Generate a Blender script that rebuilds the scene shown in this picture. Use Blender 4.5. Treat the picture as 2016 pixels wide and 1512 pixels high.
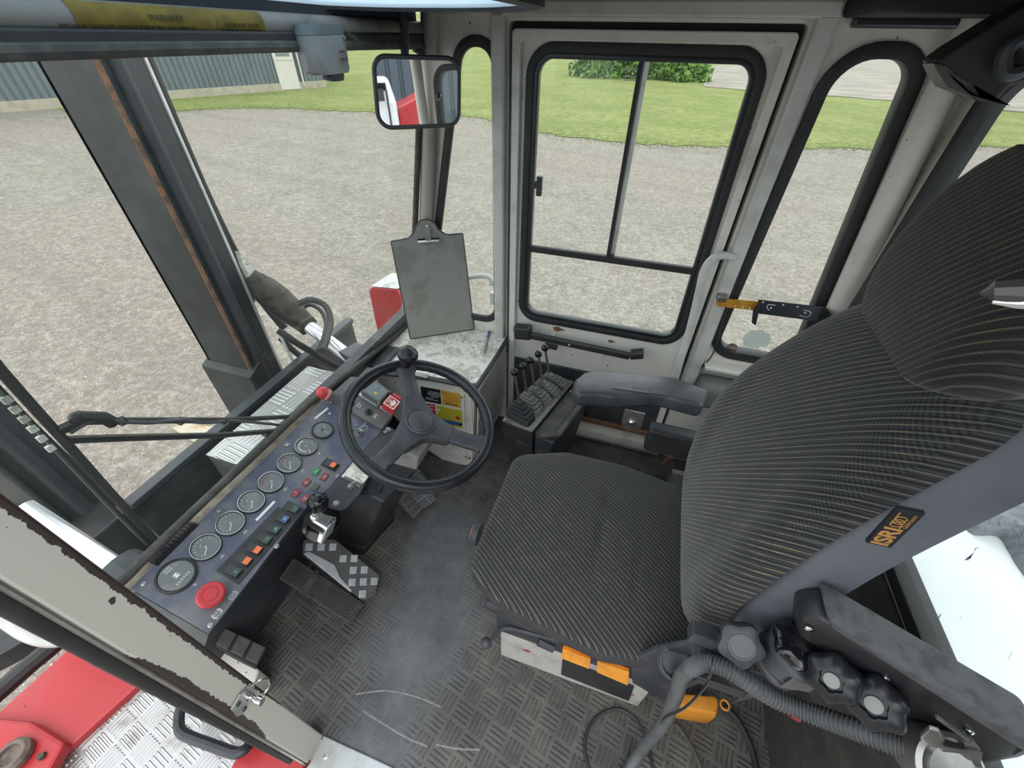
import bpy, bmesh, math, random
from mathutils import Vector as V, Matrix as M
random.seed(7)
R = math.radians
sc = bpy.context.scene
for o in list(bpy.data.objects): bpy.data.objects.remove(o)

# ---------------------------------------------------------------- camera, sky, exposure
FPX = 812.0
PIT, YAW, ROL = R(40.2), R(17.2), R(1.1)
CAM = V((0, 0, 1.55))
FW = V((-math.sin(YAW)*math.cos(PIT), math.cos(YAW)*math.cos(PIT), -math.sin(PIT)))
_rt = V((math.cos(YAW), math.sin(YAW), 0)); _up = _rt.cross(FW)
RT = _rt*math.cos(ROL) + _up*math.sin(ROL); UP = _up*math.cos(ROL) - _rt*math.sin(ROL)
cd = bpy.data.cameras.new('camera'); cam = bpy.data.objects.new('camera', cd); sc.collection.objects.link(cam)
cam.matrix_world = M(((RT.x, UP.x, -FW.x, CAM.x), (RT.y, UP.y, -FW.y, CAM.y), (RT.z, UP.z, -FW.z, CAM.z), (0, 0, 0, 1)))
cd.sensor_width = 36; cd.lens = FPX/2016*36; cd.clip_start = 0.02; cd.clip_end = 2000
sc.camera = cam

w = bpy.data.worlds.new('overcast_sky'); sc.world = w; w.use_nodes = True
wn = w.node_tree.nodes; wl = w.node_tree.links; wn.clear()
wo = wn.new('ShaderNodeOutputWorld'); wb = wn.new('ShaderNodeBackground'); wl.new(wb.outputs[0], wo.inputs[0])
tc = wn.new('ShaderNodeTexCoord'); sx = wn.new('ShaderNodeSeparateXYZ'); wl.new(tc.outputs['Generated'], sx.inputs[0])
cr = wn.new('ShaderNodeValToRGB'); wl.new(sx.outputs[2], cr.inputs[0])
cr.color_ramp.elements[0].position = 0.0; cr.color_ramp.elements[0].color = (1.12, 1.16, 1.18, 1)
cr.color_ramp.elements[1].position = 0.75; cr.color_ramp.elements[1].color = (.90, .95, 1.0, 1)
wl.new(cr.outputs[0], wb.inputs[0]); wb.inputs[1].default_value = 1.15
sd = bpy.data.lights.new('veiled_sun', 'SUN'); so = bpy.data.objects.new('veiled_sun', sd); sc.collection.objects.link(so)
sd.energy = 0.5; sd.angle = R(40); sd.color = (1, .97, .92); so.rotation_euler = (R(28), R(14), 0)

vs = sc.view_settings
sc.display_settings.display_device = 'sRGB'
vs.view_transform = 'Standard'; vs.look = 'None'; vs.exposure = 0.80; vs.gamma = 1.0; vs.use_curve_mapping = False
sc.cycles.max_bounces = 10; sc.cycles.transparent_max_bounces = 16; sc.cycles.diffuse_bounces = 5
sc.cycles.use_denoising = True; sc.cycles.caustics_reflective = False; sc.cycles.caustics_refractive = False

# ---------------------------------------------------------------- pixel -> real plane helpers (2016 x 1512 frame)
def ray(u, v): return (FW*FPX + RT*(u-1008) - UP*(v-756)).normalized()
def P(u, v, ax, val):
    i = 'xyz'.index(ax); d = ray(u, v); return CAM + d*((val-CAM[i])/d[i])
def PP(u, v, p0, n):
    d = ray(u, v); n = V(n); return CAM + d*((V(p0)-CAM).dot(n)/d.dot(n))

# ---------------------------------------------------------------- mesh helpers
def bmn(): return bmesh.new()
def box(bm, c, s, m=None):
    r = bmesh.ops.create_cube(bm, size=1.0); vs_ = r['verts']
    for q in vs_:
        q.co = V((q.co.x*s[0], q.co.y*s[1], q.co.z*s[2]))
        if m is not None: q.co = m @ q.co
        q.co += V(c)
    return vs_
def boxr(bm, x0, x1, y0, y1, z0, z1):
    return box(bm, ((x0+x1)/2, (y0+y1)/2, (z0+z1)/2), (abs(x1-x0), abs(y1-y0), abs(z1-z0)))
def fan(bm, a): 
    try: return bm.faces.new(a)
    except ValueError: return None
def loft(bm, rings, cap=True, closed=True):
    vr = [[bm.verts.new(p) for p in r] for r in rings]
    n = len(vr[0])
    for a, b in zip(vr[:-1], vr[1:]):
        for i in range(n if closed else n-1):
            j = (i+1) % n; fan(bm, (a[i], a[j], b[j], b[i]))
    if cap: fan(bm, vr[0][::-1]); fan(bm, vr[-1])
    return vr
def smooth(pts, k=6, cyc=False):
    pts = [V(p) for p in pts]; n = len(pts); out = []
    rng = range(n if cyc else n-1)
    for i in rng:
        g = (lambda j: pts[j % n]) if cyc else (lambda j: pts[max(0, min(n-1, j))])
        p0, p1, p2, p3 = g(i-1), g(i), g(i+1), g(i+2)
        for s in range(k):
            t = s/k
            out.append(0.5*((2*p1) + (p2-p0)*t + (2*p0-5*p1+4*p2-p3)*t*t + (3*p1-p0-3*p2+p3)*t**3))
    if not cyc: out.append(pts[-1])
    return out
def tube(bm, pts, r, n=10, cyc=False, flat=1.0, up=None):
    pts = [V(p) for p in pts]; m = len(pts); rings = []; prev = None
    for i, p in enumerate(pts):
        if cyc: t = pts[(i+1) % m]-pts[i-1]
        else: t = pts[min(i+1, m-1)]-pts[max(i-1, 0)]
        t.normalize()
        if prev is None:
            a = V(up) if up else (V((0, 0, 1)) if abs(t.z) < .9 else V((1, 0, 0)))
        else: a = prev
        a = (a - t*a.dot(t)).normalized(); prev = a; b = t.cross(a)
        rr = r[i] if isinstance(r, (list, tuple)) else r
        rings.append([p + (a*math.cos(2*math.pi*k/n)*flat + b*math.sin(2*math.pi*k/n))*rr for k in range(n)])
    if cyc: rings.append(rings[0]); 
    vr = loft(bm, rings, cap=not cyc)
    if cyc: bmesh.ops.remove_doubles(bm, verts=bm.verts, dist=1e-6)
    return vr
def frame_of(ax):
    z = V(ax).normalized(); a = V((0, 0, 1)) if abs(z.z) < .9 else V((1, 0, 0))
    x = a.cross(z).normalized(); return x, z.cross(x), z
def lathe(bm, prof, c=(0, 0, 0), ax=(0, 0, 1), n=24, lobes=0, amp=0):
    x, y, z = frame_of(ax); c = V(c); rings = []
    for r, h in prof:
        ring = []
        for k in range(n):
            t = 2*math.pi*k/n; rr = r*(1+amp*math.cos(lobes*t)) if lobes else r
            ring.append(c + x*math.cos(t)*rr + y*math.sin(t)*rr + z*h)
        rings.append(ring)
    return loft(bm, rings)
def rlathe(bm, prof, c=(0, 0, 0), ax=(0, 0, 1), n=24):
    x, y, z = frame_of(ax); c = V(c); rings = [[c + x*math.cos(2*math.pi*k/n)*r + y*math.sin(2*math.pi*k/n)*r + z*h for k in range(n)] for r, h in prof]
    loft(bm, rings+[rings[0]], cap=False); bmesh.ops.remove_doubles(bm, verts=bm.verts, dist=1e-7)
def ball(bm, c, r, s=(1, 1, 1), u=20, v=12):
    k = bmesh.ops.create_uvsphere(bm, u_segments=u, v_segments=v, radius=r)
    for q in k['verts']: q.co = V((q.co.x*s[0], q.co.y*s[1], q.co.z*s[2])) + V(c)
def prism(bm, poly, vec):
    a = [V(p) for p in poly]; vec = V(vec); loft(bm, [a, [p+vec for p in a]])
def rpoly(pts, r, n=6):
    """rounded 2-D polygon"""
    pts = [V((p[0], p[1])) for p in pts]; m = len(pts); out = []
    for i, p in enumerate(pts):
        a, b = pts[i-1], pts[(i+1) % m]; ri = r[i] if isinstance(r, (list, tuple)) else r
        d1 = (a-p).normalized(); d2 = (b-p).normalized(); ang = d1.angle(d2)
        t = min(ri/math.tan(ang/2), .49*(a-p).length, .49*(b-p).length); rr = t*math.tan(ang/2)
        if rr < 1e-5: out.append(p); continue
        c = p + (d1+d2).normalized()*(rr/math.sin(ang/2)); s = p+d1*t-c; e = p+d2*t-c
        tot = s.angle_signed(e)*-1
        for k in range(n+1):
            th = tot*k/n; out.append(c+V((s.x*math.cos(th)-s.y*math.sin(th), s.x*math.sin(th)+s.y*math.cos(th))))
    return out
def grow(poly, d):
    """offset of a closed 2-D loop (counter-clockwise grows)"""
    n = len(poly); out = []
    ar = sum(poly[i-1].x*poly[i].y-poly[i].x*poly[i-1].y for i in range(n)); s = 1 if ar > 0 else -1
    for i in range(n):
        t = (poly[(i+1) % n]-poly[i-1]).normalized(); out.append(poly[i]+V((t.y, -t.x))*d*s)
    return out
def band(bm, outer, inner, f, vec):
    """ring between two loops of equal count, mapped by f, thickened along vec"""
    vec = V(vec); n = len(outer); A = [f(p) for p in outer]; B = [f(p) for p in inner]
    L = [[bm.verts.new(q) for q in A], [bm.verts.new(q) for q in B], [bm.verts.new(q+vec) for q in B], [bm.verts.new(q+vec) for q in A]]
    for k in range(4):
        a, b = L[k], L[(k+1) % 4]
        for i in range(n): j = (i+1) % n; fan(bm, (a[i], a[j], b[j], b[i]))
def plate(bm, outer, holes, f, vec):
    """flat plate with holes"""
    edges = []; 
    for loop in [outer]+holes:
        vv = [bm.verts.new(f(p)) for p in loop]
        for i in range(len(vv)): edges.append(bm.edges.new((vv[i], vv[(i+1) % len(vv)])))
    g = bmesh.ops.triangle_fill(bm, use_beauty=True, use_dissolve=False, edges=edges)
    fs = [q for q in g['geom'] if isinstance(q, bmesh.types.BMFace)]
    e = bmesh.ops.extrude_face_region(bm, geom=fs)
    bmesh.ops.translate(bm, verts=[q for q in e['geom'] if isinstance(q, bmesh.types.BMVert)], vec=V(vec))
def xz(y): return lambda p: V((p[0], y, p[1]))
def yz(x): return lambda p: V((x, p[0], p[1]))

def mk(name, bm, mat, parent=None, sm=False, bevel=0, off=None, seg=2, ang=35):
    bmesh.ops.recalc_face_normals(bm, faces=bm.faces)
    if off is not None: bmesh.ops.translate(bm, verts=bm.verts, vec=-V(off))
    me = bpy.data.meshes.new(name); bm.to_mesh(me); bm.free()
    o = bpy.data.objects.new(name, me); sc.collection.objects.link(o); me.materials.append(mat)
    if parent is not None: o.parent = parent
    if sm:
        for p in me.polygons: p.use_smooth = True
        md = o.modifiers.new('edge', 'EDGE_SPLIT'); md.split_angle = R(ang)
    if bevel:
        b = o.modifiers.new('bevel', 'BEVEL'); b.width = bevel; b.segments = seg; b.limit_method = 'ANGLE'; b.angle_limit = R(40)
        if sm: o.modifiers.move(1, 0)
    return o
class Thing:
    def __init__(s, name, label, cat, loc, group=None):
        s.o = bpy.data.objects.new(name, None); sc.collection.objects.link(s.o); s.loc = V(loc)
        s.o.location = s.loc; s.o.empty_display_size = .05
        s.o['label'] = label; s.o['category'] = cat
        if group: s.o['group'] = group
    def part(s, name, bm, mat, parent=None, label=None, **k):
        o = mk(name, bm, mat, parent or s.o, off=s.loc, **k)
        if label: o['label'] = label
        return o
def solo(name, bm, mat, label, cat, loc=None, group=None, kind=None, **k):
    if loc is None:
        zs = min(q.co.z for q in bm.verts); loc = V((sum(q.co.x for q in bm.verts)/len(bm.verts), sum(q.co.y for q in bm.verts)/len(bm.verts), zs))
    o = mk(name, bm, mat, off=loc, **k); o.location = loc; o['label'] = label; o['category'] = cat
    if group: o['group'] = group
    if kind: o['kind'] = kind
    return o
def struct(name, bm, mat, parent=None, label=None, cat=None, **k):
    o = mk(name, bm, mat, parent, **k)
    if parent is None: o['kind'] = 'structure'
    if label: o['label'] = label
    if cat: o['category'] = cat
    return o
def text_bm(s, size, m, thick=.0003, align='CENTER', bold=0, sx=1.0):
    c = bpy.data.curves.new('t', 'FONT'); c.body = s; c.size = size; c.align_x = align; c.align_y = 'CENTER'; c.extrude = thick; c.offset = bold
    o = bpy.data.objects.new('t', c); sc.collection.objects.link(o)
    me = bpy.data.meshes.new_from_object(o.evaluated_get(bpy.context.evaluated_depsgraph_get()))
    b = bmn(); b.from_mesh(me); bpy.data.objects.remove(o); bpy.data.meshes.remove(me); bpy.data.curves.remove(c)
    for q in b.verts: q.co.x *= sx
    b.transform(m); return b
def basis(o, ex, ey):
    ex = V(ex).normalized(); ey = (V(ey)-ex*V(ey).dot(ex)).normalized(); ez = ex.cross(ey)
    return M(((ex.x, ey.x, ez.x, o[0]), (ex.y, ey.y, ez.y, o[1]), (ex.z, ey.z, ez.z, o[2]), (0, 0, 0, 1)))

# ---------------------------------------------------------------- materials
class NT:
    def __init__(s, name):
        s.m = bpy.data.materials.new(name); s.m.use_nodes = True; s.t = s.m.node_tree; s.n = s.t.nodes; s.l = s.t.links
        s.b = s.n['Principled BSDF']; s.out = s.n['Material Output']; s._c = None
    def set(s, k, v):
        i = s.b.inputs[k]
        if hasattr(v, 'links') or isinstance(v, bpy.types.NodeSocket): s.l.new(v, i)
        else: i.default_value = v
    def co(s, kind='Object'):
        if s._c is None: s._c = s.n.new('ShaderNodeTexCoord')
        return s._c.outputs[kind]
    def _in(s, i, v):
        if isinstance(v, bpy.types.NodeSocket): s.l.new(v, i)
        elif v is not None: i.default_value = v
    def math(s, op, a, b=None, c=None, clamp=False):
        q = s.n.new('ShaderNodeMath'); q.operation = op; q.use_clamp = clamp
        s._in(q.inputs[0], a); s._in(q.inputs[1], b)
        if c is not None: s._in(q.inputs[2], c)
        return q.outputs[0]
    def xyz(s, v=None):
        q = s.n.new('ShaderNodeSeparateXYZ'); s.l.new(v or s.co(), q.inputs[0]); return q.outputs
    def dot(s, v, d):
        q = s.n.new('ShaderNodeVectorMath'); q.operation = 'DOT_PRODUCT'; s.l.new(v, q.inputs[0]); q.inputs[1].default_value = d; return q.outputs['Value']
    def noise(s, scale, detail=4, rough=.55, v=None, dist=0, out='Fac'):
        q = s.n.new('ShaderNodeTexNoise'); q.inputs['Scale'].default_value = scale; q.inputs['Detail'].default_value = detail
        q.inputs['Roughness'].default_value = rough; q.inputs['Distortion'].default_value = dist; s.l.new(v or s.co(), q.inputs['Vector']); return q.outputs[out]
    def voro(s, scale, v=None, out='Distance', feat='F1'):
        q = s.n.new('ShaderNodeTexVoronoi'); q.inputs['Scale'].default_value = scale; q.feature = feat; s.l.new(v or s.co(), q.inputs['Vector']); return q.outputs[out]
    def scale(s, sv, v=None):
        q = s.n.new('ShaderNodeMapping'); q.inputs['Scale'].default_value = sv; s.l.new(v or s.co(), q.inputs[0]); return q.outputs[0]
    def ramp(s, f, stops):
        q = s.n.new('ShaderNodeValToRGB'); s.l.new(f, q.inputs[0]); e = q.color_ramp.elements
        while len(e) < len(stops): e.new(.5)
        for k, (p, c) in zip(e, stops): k.position = p; k.color = (c, c, c, 1) if isinstance(c, (int, float)) else (*c, 1)
        return q.outputs[0]
    def step(s, f, a, b):
        q = s.n.new('ShaderNodeMapRange'); q.interpolation_type = 'SMOOTHSTEP'; s._in(q.inputs[0], f); s._in(q.inputs[1], a); s._in(q.inputs[2], b); return q.outputs[0]
    def mix(s, f, a, b):
        q = s.n.new('ShaderNodeMix'); q.data_type = 'RGBA'; s._in(q.inputs[0], f)
        for i, v in ((6, a), (7, b)):
            if isinstance(v, bpy.types.NodeSocket): s.l.new(v, q.inputs[i])
            else: q.inputs[i].default_value = (*v, 1)
        return q.outputs[2]
    def bump(s, h, st=.3, d=.002):
        q = s.n.new('ShaderNodeBump'); q.inputs['Strength'].default_value = st; q.inputs['Distance'].default_value = d; s.l.new(h, q.inputs['Height']); s.l.new(q.outputs[0], s.b.inputs['Normal'])
    def spec(s, v):
        s.b.inputs['Specular IOR Level'].default_value = v
_mc = {}
def mat(name, col, rough=.5, metal=0., col2=None, sc_=14, lo=.42, hi=.68, bump=0, bsc=200, spec=.5):
    if name in _mc: return _mc[name]
    t = NT(name); t.set('Roughness', rough); t.set('Metallic', metal); t.spec(spec)
    c2 = col2 or tuple(q*.72 for q in col)
    t.set('Base Color', t.mix(t.step(t.noise(sc_, 6, .62), lo, hi), col, c2))
    if bump: t.bump(t.noise(bsc, 3), bump, .001)
    _mc[name] = t.m; return t.m
def tread(t, cell, bars, nb=None, x=None, y=None, rot=0.0):
    """five-bar tread height (0..1) in the local XY plane"""
    if x is None: q = t.xyz(); x, y = q[0], q[1]
    if rot:
        c, s_ = math.cos(rot), math.sin(rot)
        x, y = t.math('ADD', t.math('MULTIPLY', x, c), t.math('MULTIPLY', y, -s_)), t.math('ADD', t.math('MULTIPLY', x, s_), t.math('MULTIPLY', y, c))
    x = t.math('DIVIDE', x, cell); y = t.math('DIVIDE', y, cell)
    par = t.math('PINGPONG', t.math('ADD', t.math('FLOOR', x), t.math('FLOOR', y)), 1.0)
    u = t.math('FRACT', x); v = t.math('FRACT', y)
    def bars_(a, b):
        s1 = t.math('ABSOLUTE', t.math('SUBTRACT', t.math('FRACT', t.math('MULTIPLY', t.math('SUBTRACT', t.math('MULTIPLY', a, 1.12), .06), bars)), .5))
        s1 = t.step(s1, .34, .14)
        e = t.step(t.math('ABSOLUTE', t.math('SUBTRACT', b, .5)), .47, .38)
        e2 = t.step(t.math('ABSOLUTE', t.math('SUBTRACT', a, .5)), .455, .44)
        return t.math('MULTIPLY', t.math('MULTIPLY', s1, e), e2)
    A, B = bars_(u, v), bars_(v, u)
    return t.math('ADD', t.math('MULTIPLY', A, par), t.math('MULTIPLY', B, t.math('SUBTRACT', 1.0, par)))
def alu_tread(name, cell, rot=0., tint=(.62, .63, .62), dirt=(.30, .29, .26)):
    t = NT(name); h = tread(t, cell, 5, rot=rot)
    d = t.step(t.noise(9, 6, .6), .48, .72)
    t.set('Base Color', t.mix(d, t.mix(h, tuple(q*.9 for q in tint), (.80, .81, .80)), dirt)); t.set('Metallic', .55); t.set('Roughness', .34)
    t.bump(h, .9, .004); return t.m
MT = {}
def build_materials():
    # cream paint of the cab shell
    t = NT('cream_paint'); n = t.step(t.noise(7, 8, .65), .50, .72); sp = t.step(t.noise(60, 3, .5), .70, .74); r = t.step(t.noise(5, 6, .7), .66, .74)
    t.set('Base Color', t.mix(r, t.mix(sp, t.mix(n, (.74, .72, .66), (.56, .54, .48)), (.12, .10, .08)), (.28, .18, .10))); t.set('Roughness', .42); MT['cream'] = t.m
    t = NT('worn_box_lid'); n = t.step(t.noise(16, 9, .7), .46, .60); n2 = t.step(t.noise(38, 6, .6, dist=1.5), .56, .66)
    t.set('Base Color', t.mix(n2, t.mix(n, (.80, .79, .73), (.52, .49, .42)), (.34, .31, .26))); t.set('Roughness', .55); MT['lid'] = t.m
    # peeling paint on the near door post (local y across the strip, z up)
    t = NT('peeling_paint'); q = t.xyz(); z = q[2]
    rel = t.math('SUBTRACT', q[1], t.math('ADD', .0805, t.math('MULTIPLY', z, .0022)))       # distance below the inner edge
    nz = t.math('MULTIPLY', t.math('SUBTRACT', t.noise(55, 5, .7, v=t.scale((1, .7, 1))), .5), .016)
    wd = t.math('SUBTRACT', .0015, t.math('MULTIPLY', t.step(z, .20, .62), .0100))
    m1 = t.step(t.math('ADD', rel, nz), t.math('SUBTRACT', wd, .0006), wd)
    rl2 = t.math('SUBTRACT', q[1], t.math('ADD', .0185, t.math('MULTIPLY', z, .0090)))
    hump = t.math('SUBTRACT', t.math('MULTIPLY', t.math('MULTIPLY', t.step(z, .22, .40), t.step(z, .95, .70)), .020), .009)
    m2 = t.step(t.math('ADD', rl2, nz), hump, t.math('SUBTRACT', hump, .0006))
    sp = t.step(t.noise(42, 3, .4), .73, .735)
    mm = t.math('MAXIMUM', t.math('MAXIMUM', m1, m2), sp)
    t.set('Base Color', t.mix(mm, (.60, .59, .52), t.mix(t.noise(30), (.035, .022, .020), (.065, .045, .042)))); t.set('Roughness', .5); t.bump(mm, -.4, .001); MT['peel'] = t.m
    # rubber mat with five bar tread, worn smooth and dusty in the middle
    t = NT('rubber_mat'); h = tread(t, .058, 4, rot=R(12)); q = t.xyz()
    n1 = t.noise(3.2, 5, .6); wx = t.math('SUBTRACT', q[0], t.math('MULTIPLY', q[1], -.10))
    cen = t.math('ABSOLUTE', t.math('ADD', wx, .40)); worn = t.math('MULTIPLY', t.step(t.math('ADD', cen, t.math('MULTIPLY', t.math('SUBTRACT', n1, .5), .55)), .22, .06), t.math('MULTIPLY', t.step(q[1], .98, .80), .92))
    pm = t.step(t.noise(7, 7, .7), .66, .40); pm2 = t.math('ADD', .25, t.math('MULTIPLY', pm, .75))
    hh = t.math('MULTIPLY', t.math('MULTIPLY', h, t.math('SUBTRACT', 1.0, worn)), pm2)
    dust = t.math('MULTIPLY', t.step(t.noise(5.5, 9, .75), .36, .68), t.math('ADD', .45, t.math('MULTIPLY', t.noise(26, 5, .7), .8)))
    base = t.mix(dust, (.072, .073, .070), (.168, .156, .134)); base = t.mix(worn, base, t.mix(t.step(t.noise(5, 9, .8), .34, .68), (.082, .089, .100), (.165, .173, .184)))
    crumbs = t.step(t.noise(150, 2, .5), .735, .76); cr2 = t.math('MULTIPLY', crumbs, t.step(t.noise(4, 3), .48, .6))
    base = t.mix(t.math('MULTIPLY', hh, .55), base, (.045, .045, .043)); t.set('Base Color', t.mix(cr2, base, (.55, .53, .48)))  # tread bars darkened in the colour to stand for their shadow
    t.set('Roughness', t.math('SUBTRACT', .62, t.math('MULTIPLY', worn, .14))); t.bump(t.math('ADD', hh, t.math('MULTIPLY', t.noise(70, 4), .12)), .8, .003); MT['mat'] = t.m
    MT['alu_near'] = alu_tread('alu_tread_step', .075, R(10), dirt=(.36, .33, .28)); MT['alu_box'] = alu_tread('alu_tread_box', .105, R(8), dirt=(.60, .60, .58)); MT['alu_small'] = alu_tread('alu_tread_small', .11)
    t = NT('grey_tread_pedal'); h = tread(t, .05, 4, rot=R(20)); t.set('Base Color', t.mix(h, (.24, .25, .26), (.12, .12, .12))); t.set('Metallic', .4); t.set('Roughness', .45); t.bump(h, .8, .003); MT['grey_tread'] = t.m
    # fabric
    def fabric(name, d, tint, per, skew=(0, 0, 0)):
        t = NT(name); c = t.co(); s1 = t.math('MULTIPLY', t.dot(c, d), 1/per)
        wob = t.math('MULTIPLY', t.noise(2, 1), .7); s1 = t.math('ADD', s1, wob)
        st = t.step(t.math('ABSOLUTE', t.math('SUBTRACT', t.math('FRACT', s1), .5)), .16, .04)
        dd = V(d); e = V((.8, -.6, 0)) if abs(dd.z) < .01 else V((0, -dd.z, dd.y)); e2 = e
        g = t.math('MULTIPLY', t.math('SINE', t.math('MULTIPLY', t.dot(c, tuple(e+dd*.6)), 2*math.pi/.0078)), t.math('SINE', t.math('MULTIPLY', t.dot(c, tuple(e2-dd*.6)), 2*math.pi/.0078)))
        br = t.step(t.noise(30, 4, .6), .42, .62); wr = t.step(t.noise(3.5, 4), .34, .58)
        base = t.mix(t.step(g, -.3, .5), (.020, .021, .022), tint[0])
        ln = t.mix(t.math('MULTIPLY', br, wr), tint[1], tint[2])
        t.set('Base Color', t.mix(t.math('MULTIPLY', st, .85), base, ln)); t.set('Roughness', .9); t.spec(.15)
        t.bump(t.math('ADD', t.math('MULTIPLY', st, .8), t.math('MULTIPLY', g, .25)), .5, .0018)
        t.set('Sheen Weight', .25); return t.m
    MT['fab_seat'] = fabric('seat_fabric', (.60, .80, 0), ((.070, .070, .066), (.150, .150, .140), (.26, .225, .155)), .0108)
    MT['fab_back'] = fabric('back_fabric', (.0, .81, .59), ((.050, .053, .054), (.125, .130, .126), (.27, .21, .13)), .0098)
    MT['fab_head'] = fabric('head_fabric', (.0, .80, .60), ((.030, .030, .028), (.085, .080, .068), (.16, .13, .08)), .0098)
    MT['vinyl'] = mat('seat_shell_cloth', (.115, .125, .145), .62, col2=(.075, .083, .098), sc_=4, bump=.25, bsc=700)
    MT['vinyl_dark'] = mat('dark_seat_cloth', (.055, .054, .055), .8, bump=.2, bsc=500)
    MT['black'] = mat('black_plastic', (.026, .027, .030), .38, col2=(.040, .040, .042))
    MT['black_gloss'] = mat('black_gloss_knob', (.008, .008, .010), .10, col2=(.01, .01, .012))
    MT['black_arm'] = mat('black_armrest_skin', (.058, .062, .070), .36, col2=(.085, .090, .100), bump=.25, bsc=900)
    MT['wheel'] = mat('steering_wheel_rubber', (.013, .0145, .018), .30, col2=(.022, .024, .028), sc_=9, bump=.06, bsc=60)
    MT['wheel_hub'] = mat('wheel_hub_plastic', (.060, .064, .072), .45, col2=(.038, .042, .048), sc_=9)
    MT['rubber'] = mat('seal_rubber', (.018, .019, .021), .55, col2=(.030, .030, .030))
    MT['rubber_dusty'] = mat('dusty_rubber', (.060, .060, .055), .7, col2=(.11, .105, .09), sc_=20)
    MT['dark_liner'] = mat('roof_liner', (.024, .027, .032), .8, col2=(.034, .036, .040))
    MT['dash_blue'] = mat('dash_blue_paint', (.080, .092, .142), .45, col2=(.175, .178, .188), sc_=10, lo=.38, hi=.68)
    MT['dash_dark'] = mat('dash_dark_paint', (.040, .044, .054), .5, col2=(.07, .07, .07))
    MT['dash_grey'] = mat('dash_grey_paint', (.115, .118, .118), .5, col2=(.16, .155, .145))
    MT['box_bluegrey'] = mat('blue_grey_enamel', (.185, .225, .245), .35, col2=(.15, .185, .20)); MT['motor_cap'] = mat('motor_cap_grey', (.13, .155, .160), .5, col2=(.10, .12, .125))
    MT['red'] = mat('red_enamel', (.60, .055, .055), .40, col2=(.48, .045, .05), sc_=9)
    MT['red_btn'] = mat('red_button', (.62, .050, .060), .30, col2=(.52, .045, .055))
    MT['red_lamp'] = mat('red_indicator', (.28, .060, .060), .35, col2=(.22, .055, .055))
    MT['green_lamp'] = mat('green_indicator', (.055, .30, .13), .35, col2=(.05, .24, .11))
    MT['green_dim'] = mat('green_lens', (.035, .105, .065), .35, col2=(.03, .07, .05))
    MT['grey_lamp'] = mat('grey_indicator', (.10, .105, .10), .4)
    MT['orange_lens'] = mat('orange_lens', (.86, .18, .055), .35, col2=(.75, .16, .05))
    MT['blue_lens'] = mat('blue_lens', (.06, .12, .30), .35)
    MT['orange'] = mat('orange_plastic', (.82, .33, .035), .45, col2=(.66, .25, .03), sc_=20)
    MT['white'] = mat('white_print', (.75, .76, .75), .5, col2=(.62, .62, .6))
    MT['white_paint'] = mat('white_paint', (.62, .62, .59), .35, col2=(.50, .49, .45), sc_=10)
    MT['chrome'] = mat('chrome', (.80, .81, .82), .13, 1., col2=(.62, .62, .62))
    MT['steel'] = mat('dull_steel', (.42, .42, .40), .38, .9, col2=(.28, .27, .25))
    MT['alu'] = mat('brushed_alu', (.70, .71, .71), .30, .85, col2=(.55, .55, .54))
    MT['glass_gauge'] = mat('gauge_dial', (.155, .168, .170), .30, col2=(.20, .215, .22), sc_=30)
    MT['bezel'] = mat('gauge_bezel', (.60, .60, .58), .25, .9, col2=(.3, .3, .28))
    MT['mast'] = mat('mast_black_steel', (.020, .023, .024), .50, col2=(.060, .066, .066), sc_=4, lo=.38, hi=.75)
    MT['mast_in'] = mat('mast_grey_steel', (.045, .054, .060), .40, col2=(.070, .078, .082), sc_=3)
    MT['rust'] = mat('rusty_steel', (.26, .13, .07), .8, col2=(.085, .06, .045), sc_=24)
    MT['rod'] = mat('chrome_rod', (.88, .90, .93), .22, .65, col2=(.78, .80, .84))
    MT['greasy'] = mat('greasy_steel', (.075, .068, .055), .6, col2=(.022, .020, .018), sc_=22, bump=.8, bsc=60)
    MT['hose'] = mat('hose_rubber', (.030, .030, .029), .5)
    MT['conduit'] = mat('grey_conduit', (.115, .120, .125), .55, col2=(.085, .088, .09))
    MT['clip_grey'] = mat('clipboard_grey', (.330, .322, .290), .6, col2=(.270, .262, .232), sc_=9, lo=.50, hi=.58)
    MT['yellow'] = mat('yellow_sticker', (.62, .55, .03), .5); MT['amber'] = mat('amber_sticker', (.72, .40, .06), .5)
    MT['yellow_dirty'] = mat('dirty_yellow_label', (.40, .29, .05), .6, col2=(.26, .19, .045), sc_=18)
    MT['blue_st'] = mat('blue_sticker', (.045, .11, .36), .5); MT['black_st'] = mat('black_sticker', (.014, .015, .017), .45); MT['red_st'] = mat('red_sticker', (.50, .015, .035), .5)
    MT['ochre'] = mat('ochre_strip', (.56, .27, .025), .4, col2=(.40, .19, .02), sc_=25)
    MT['lampglass'] = mat('lamp_glass', (.62, .68, .70), .25)
    MT['hood'] = mat('white_bonnet', (.80, .84, .86), .30, col2=(.72, .77, .80), sc_=2.5)
    t = NT('denim_cloth'); c = t.noise(2.5, 5, .6, dist=1); f = t.math('SINE', t.math('MULTIPLY', t.dot(t.co(), (9, 30, 4)), 9))
    t.set('Base Color', t.mix(t.noise(30), (.19, .20, .23), (.27, .28, .31))); t.set('Roughness', .95); t.bump(t.math('ADD', t.noise(9, 3, dist=2), t.math('MULTIPLY', f, .05)), .8, .03); MT['denim'] = t.m
    # gravel / grass / field
    t = NT('gravel'); c = t.co()
    n1 = t.noise(.12, 5, .6); n2 = t.noise(1.1, 6, .7); n3 = t.noise(13, 5, .75); v1 = t.voro(44, out='Color'); sv = t.xyz(v1)[0]
    v2 = t.voro(44)
    base = t.mix(t.step(n2, .3, .7), (.300, .268, .228), (.185, .166, .140)); base = t.mix(t.step(n1, .44, .62), base, (.26, .210, .178))
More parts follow.
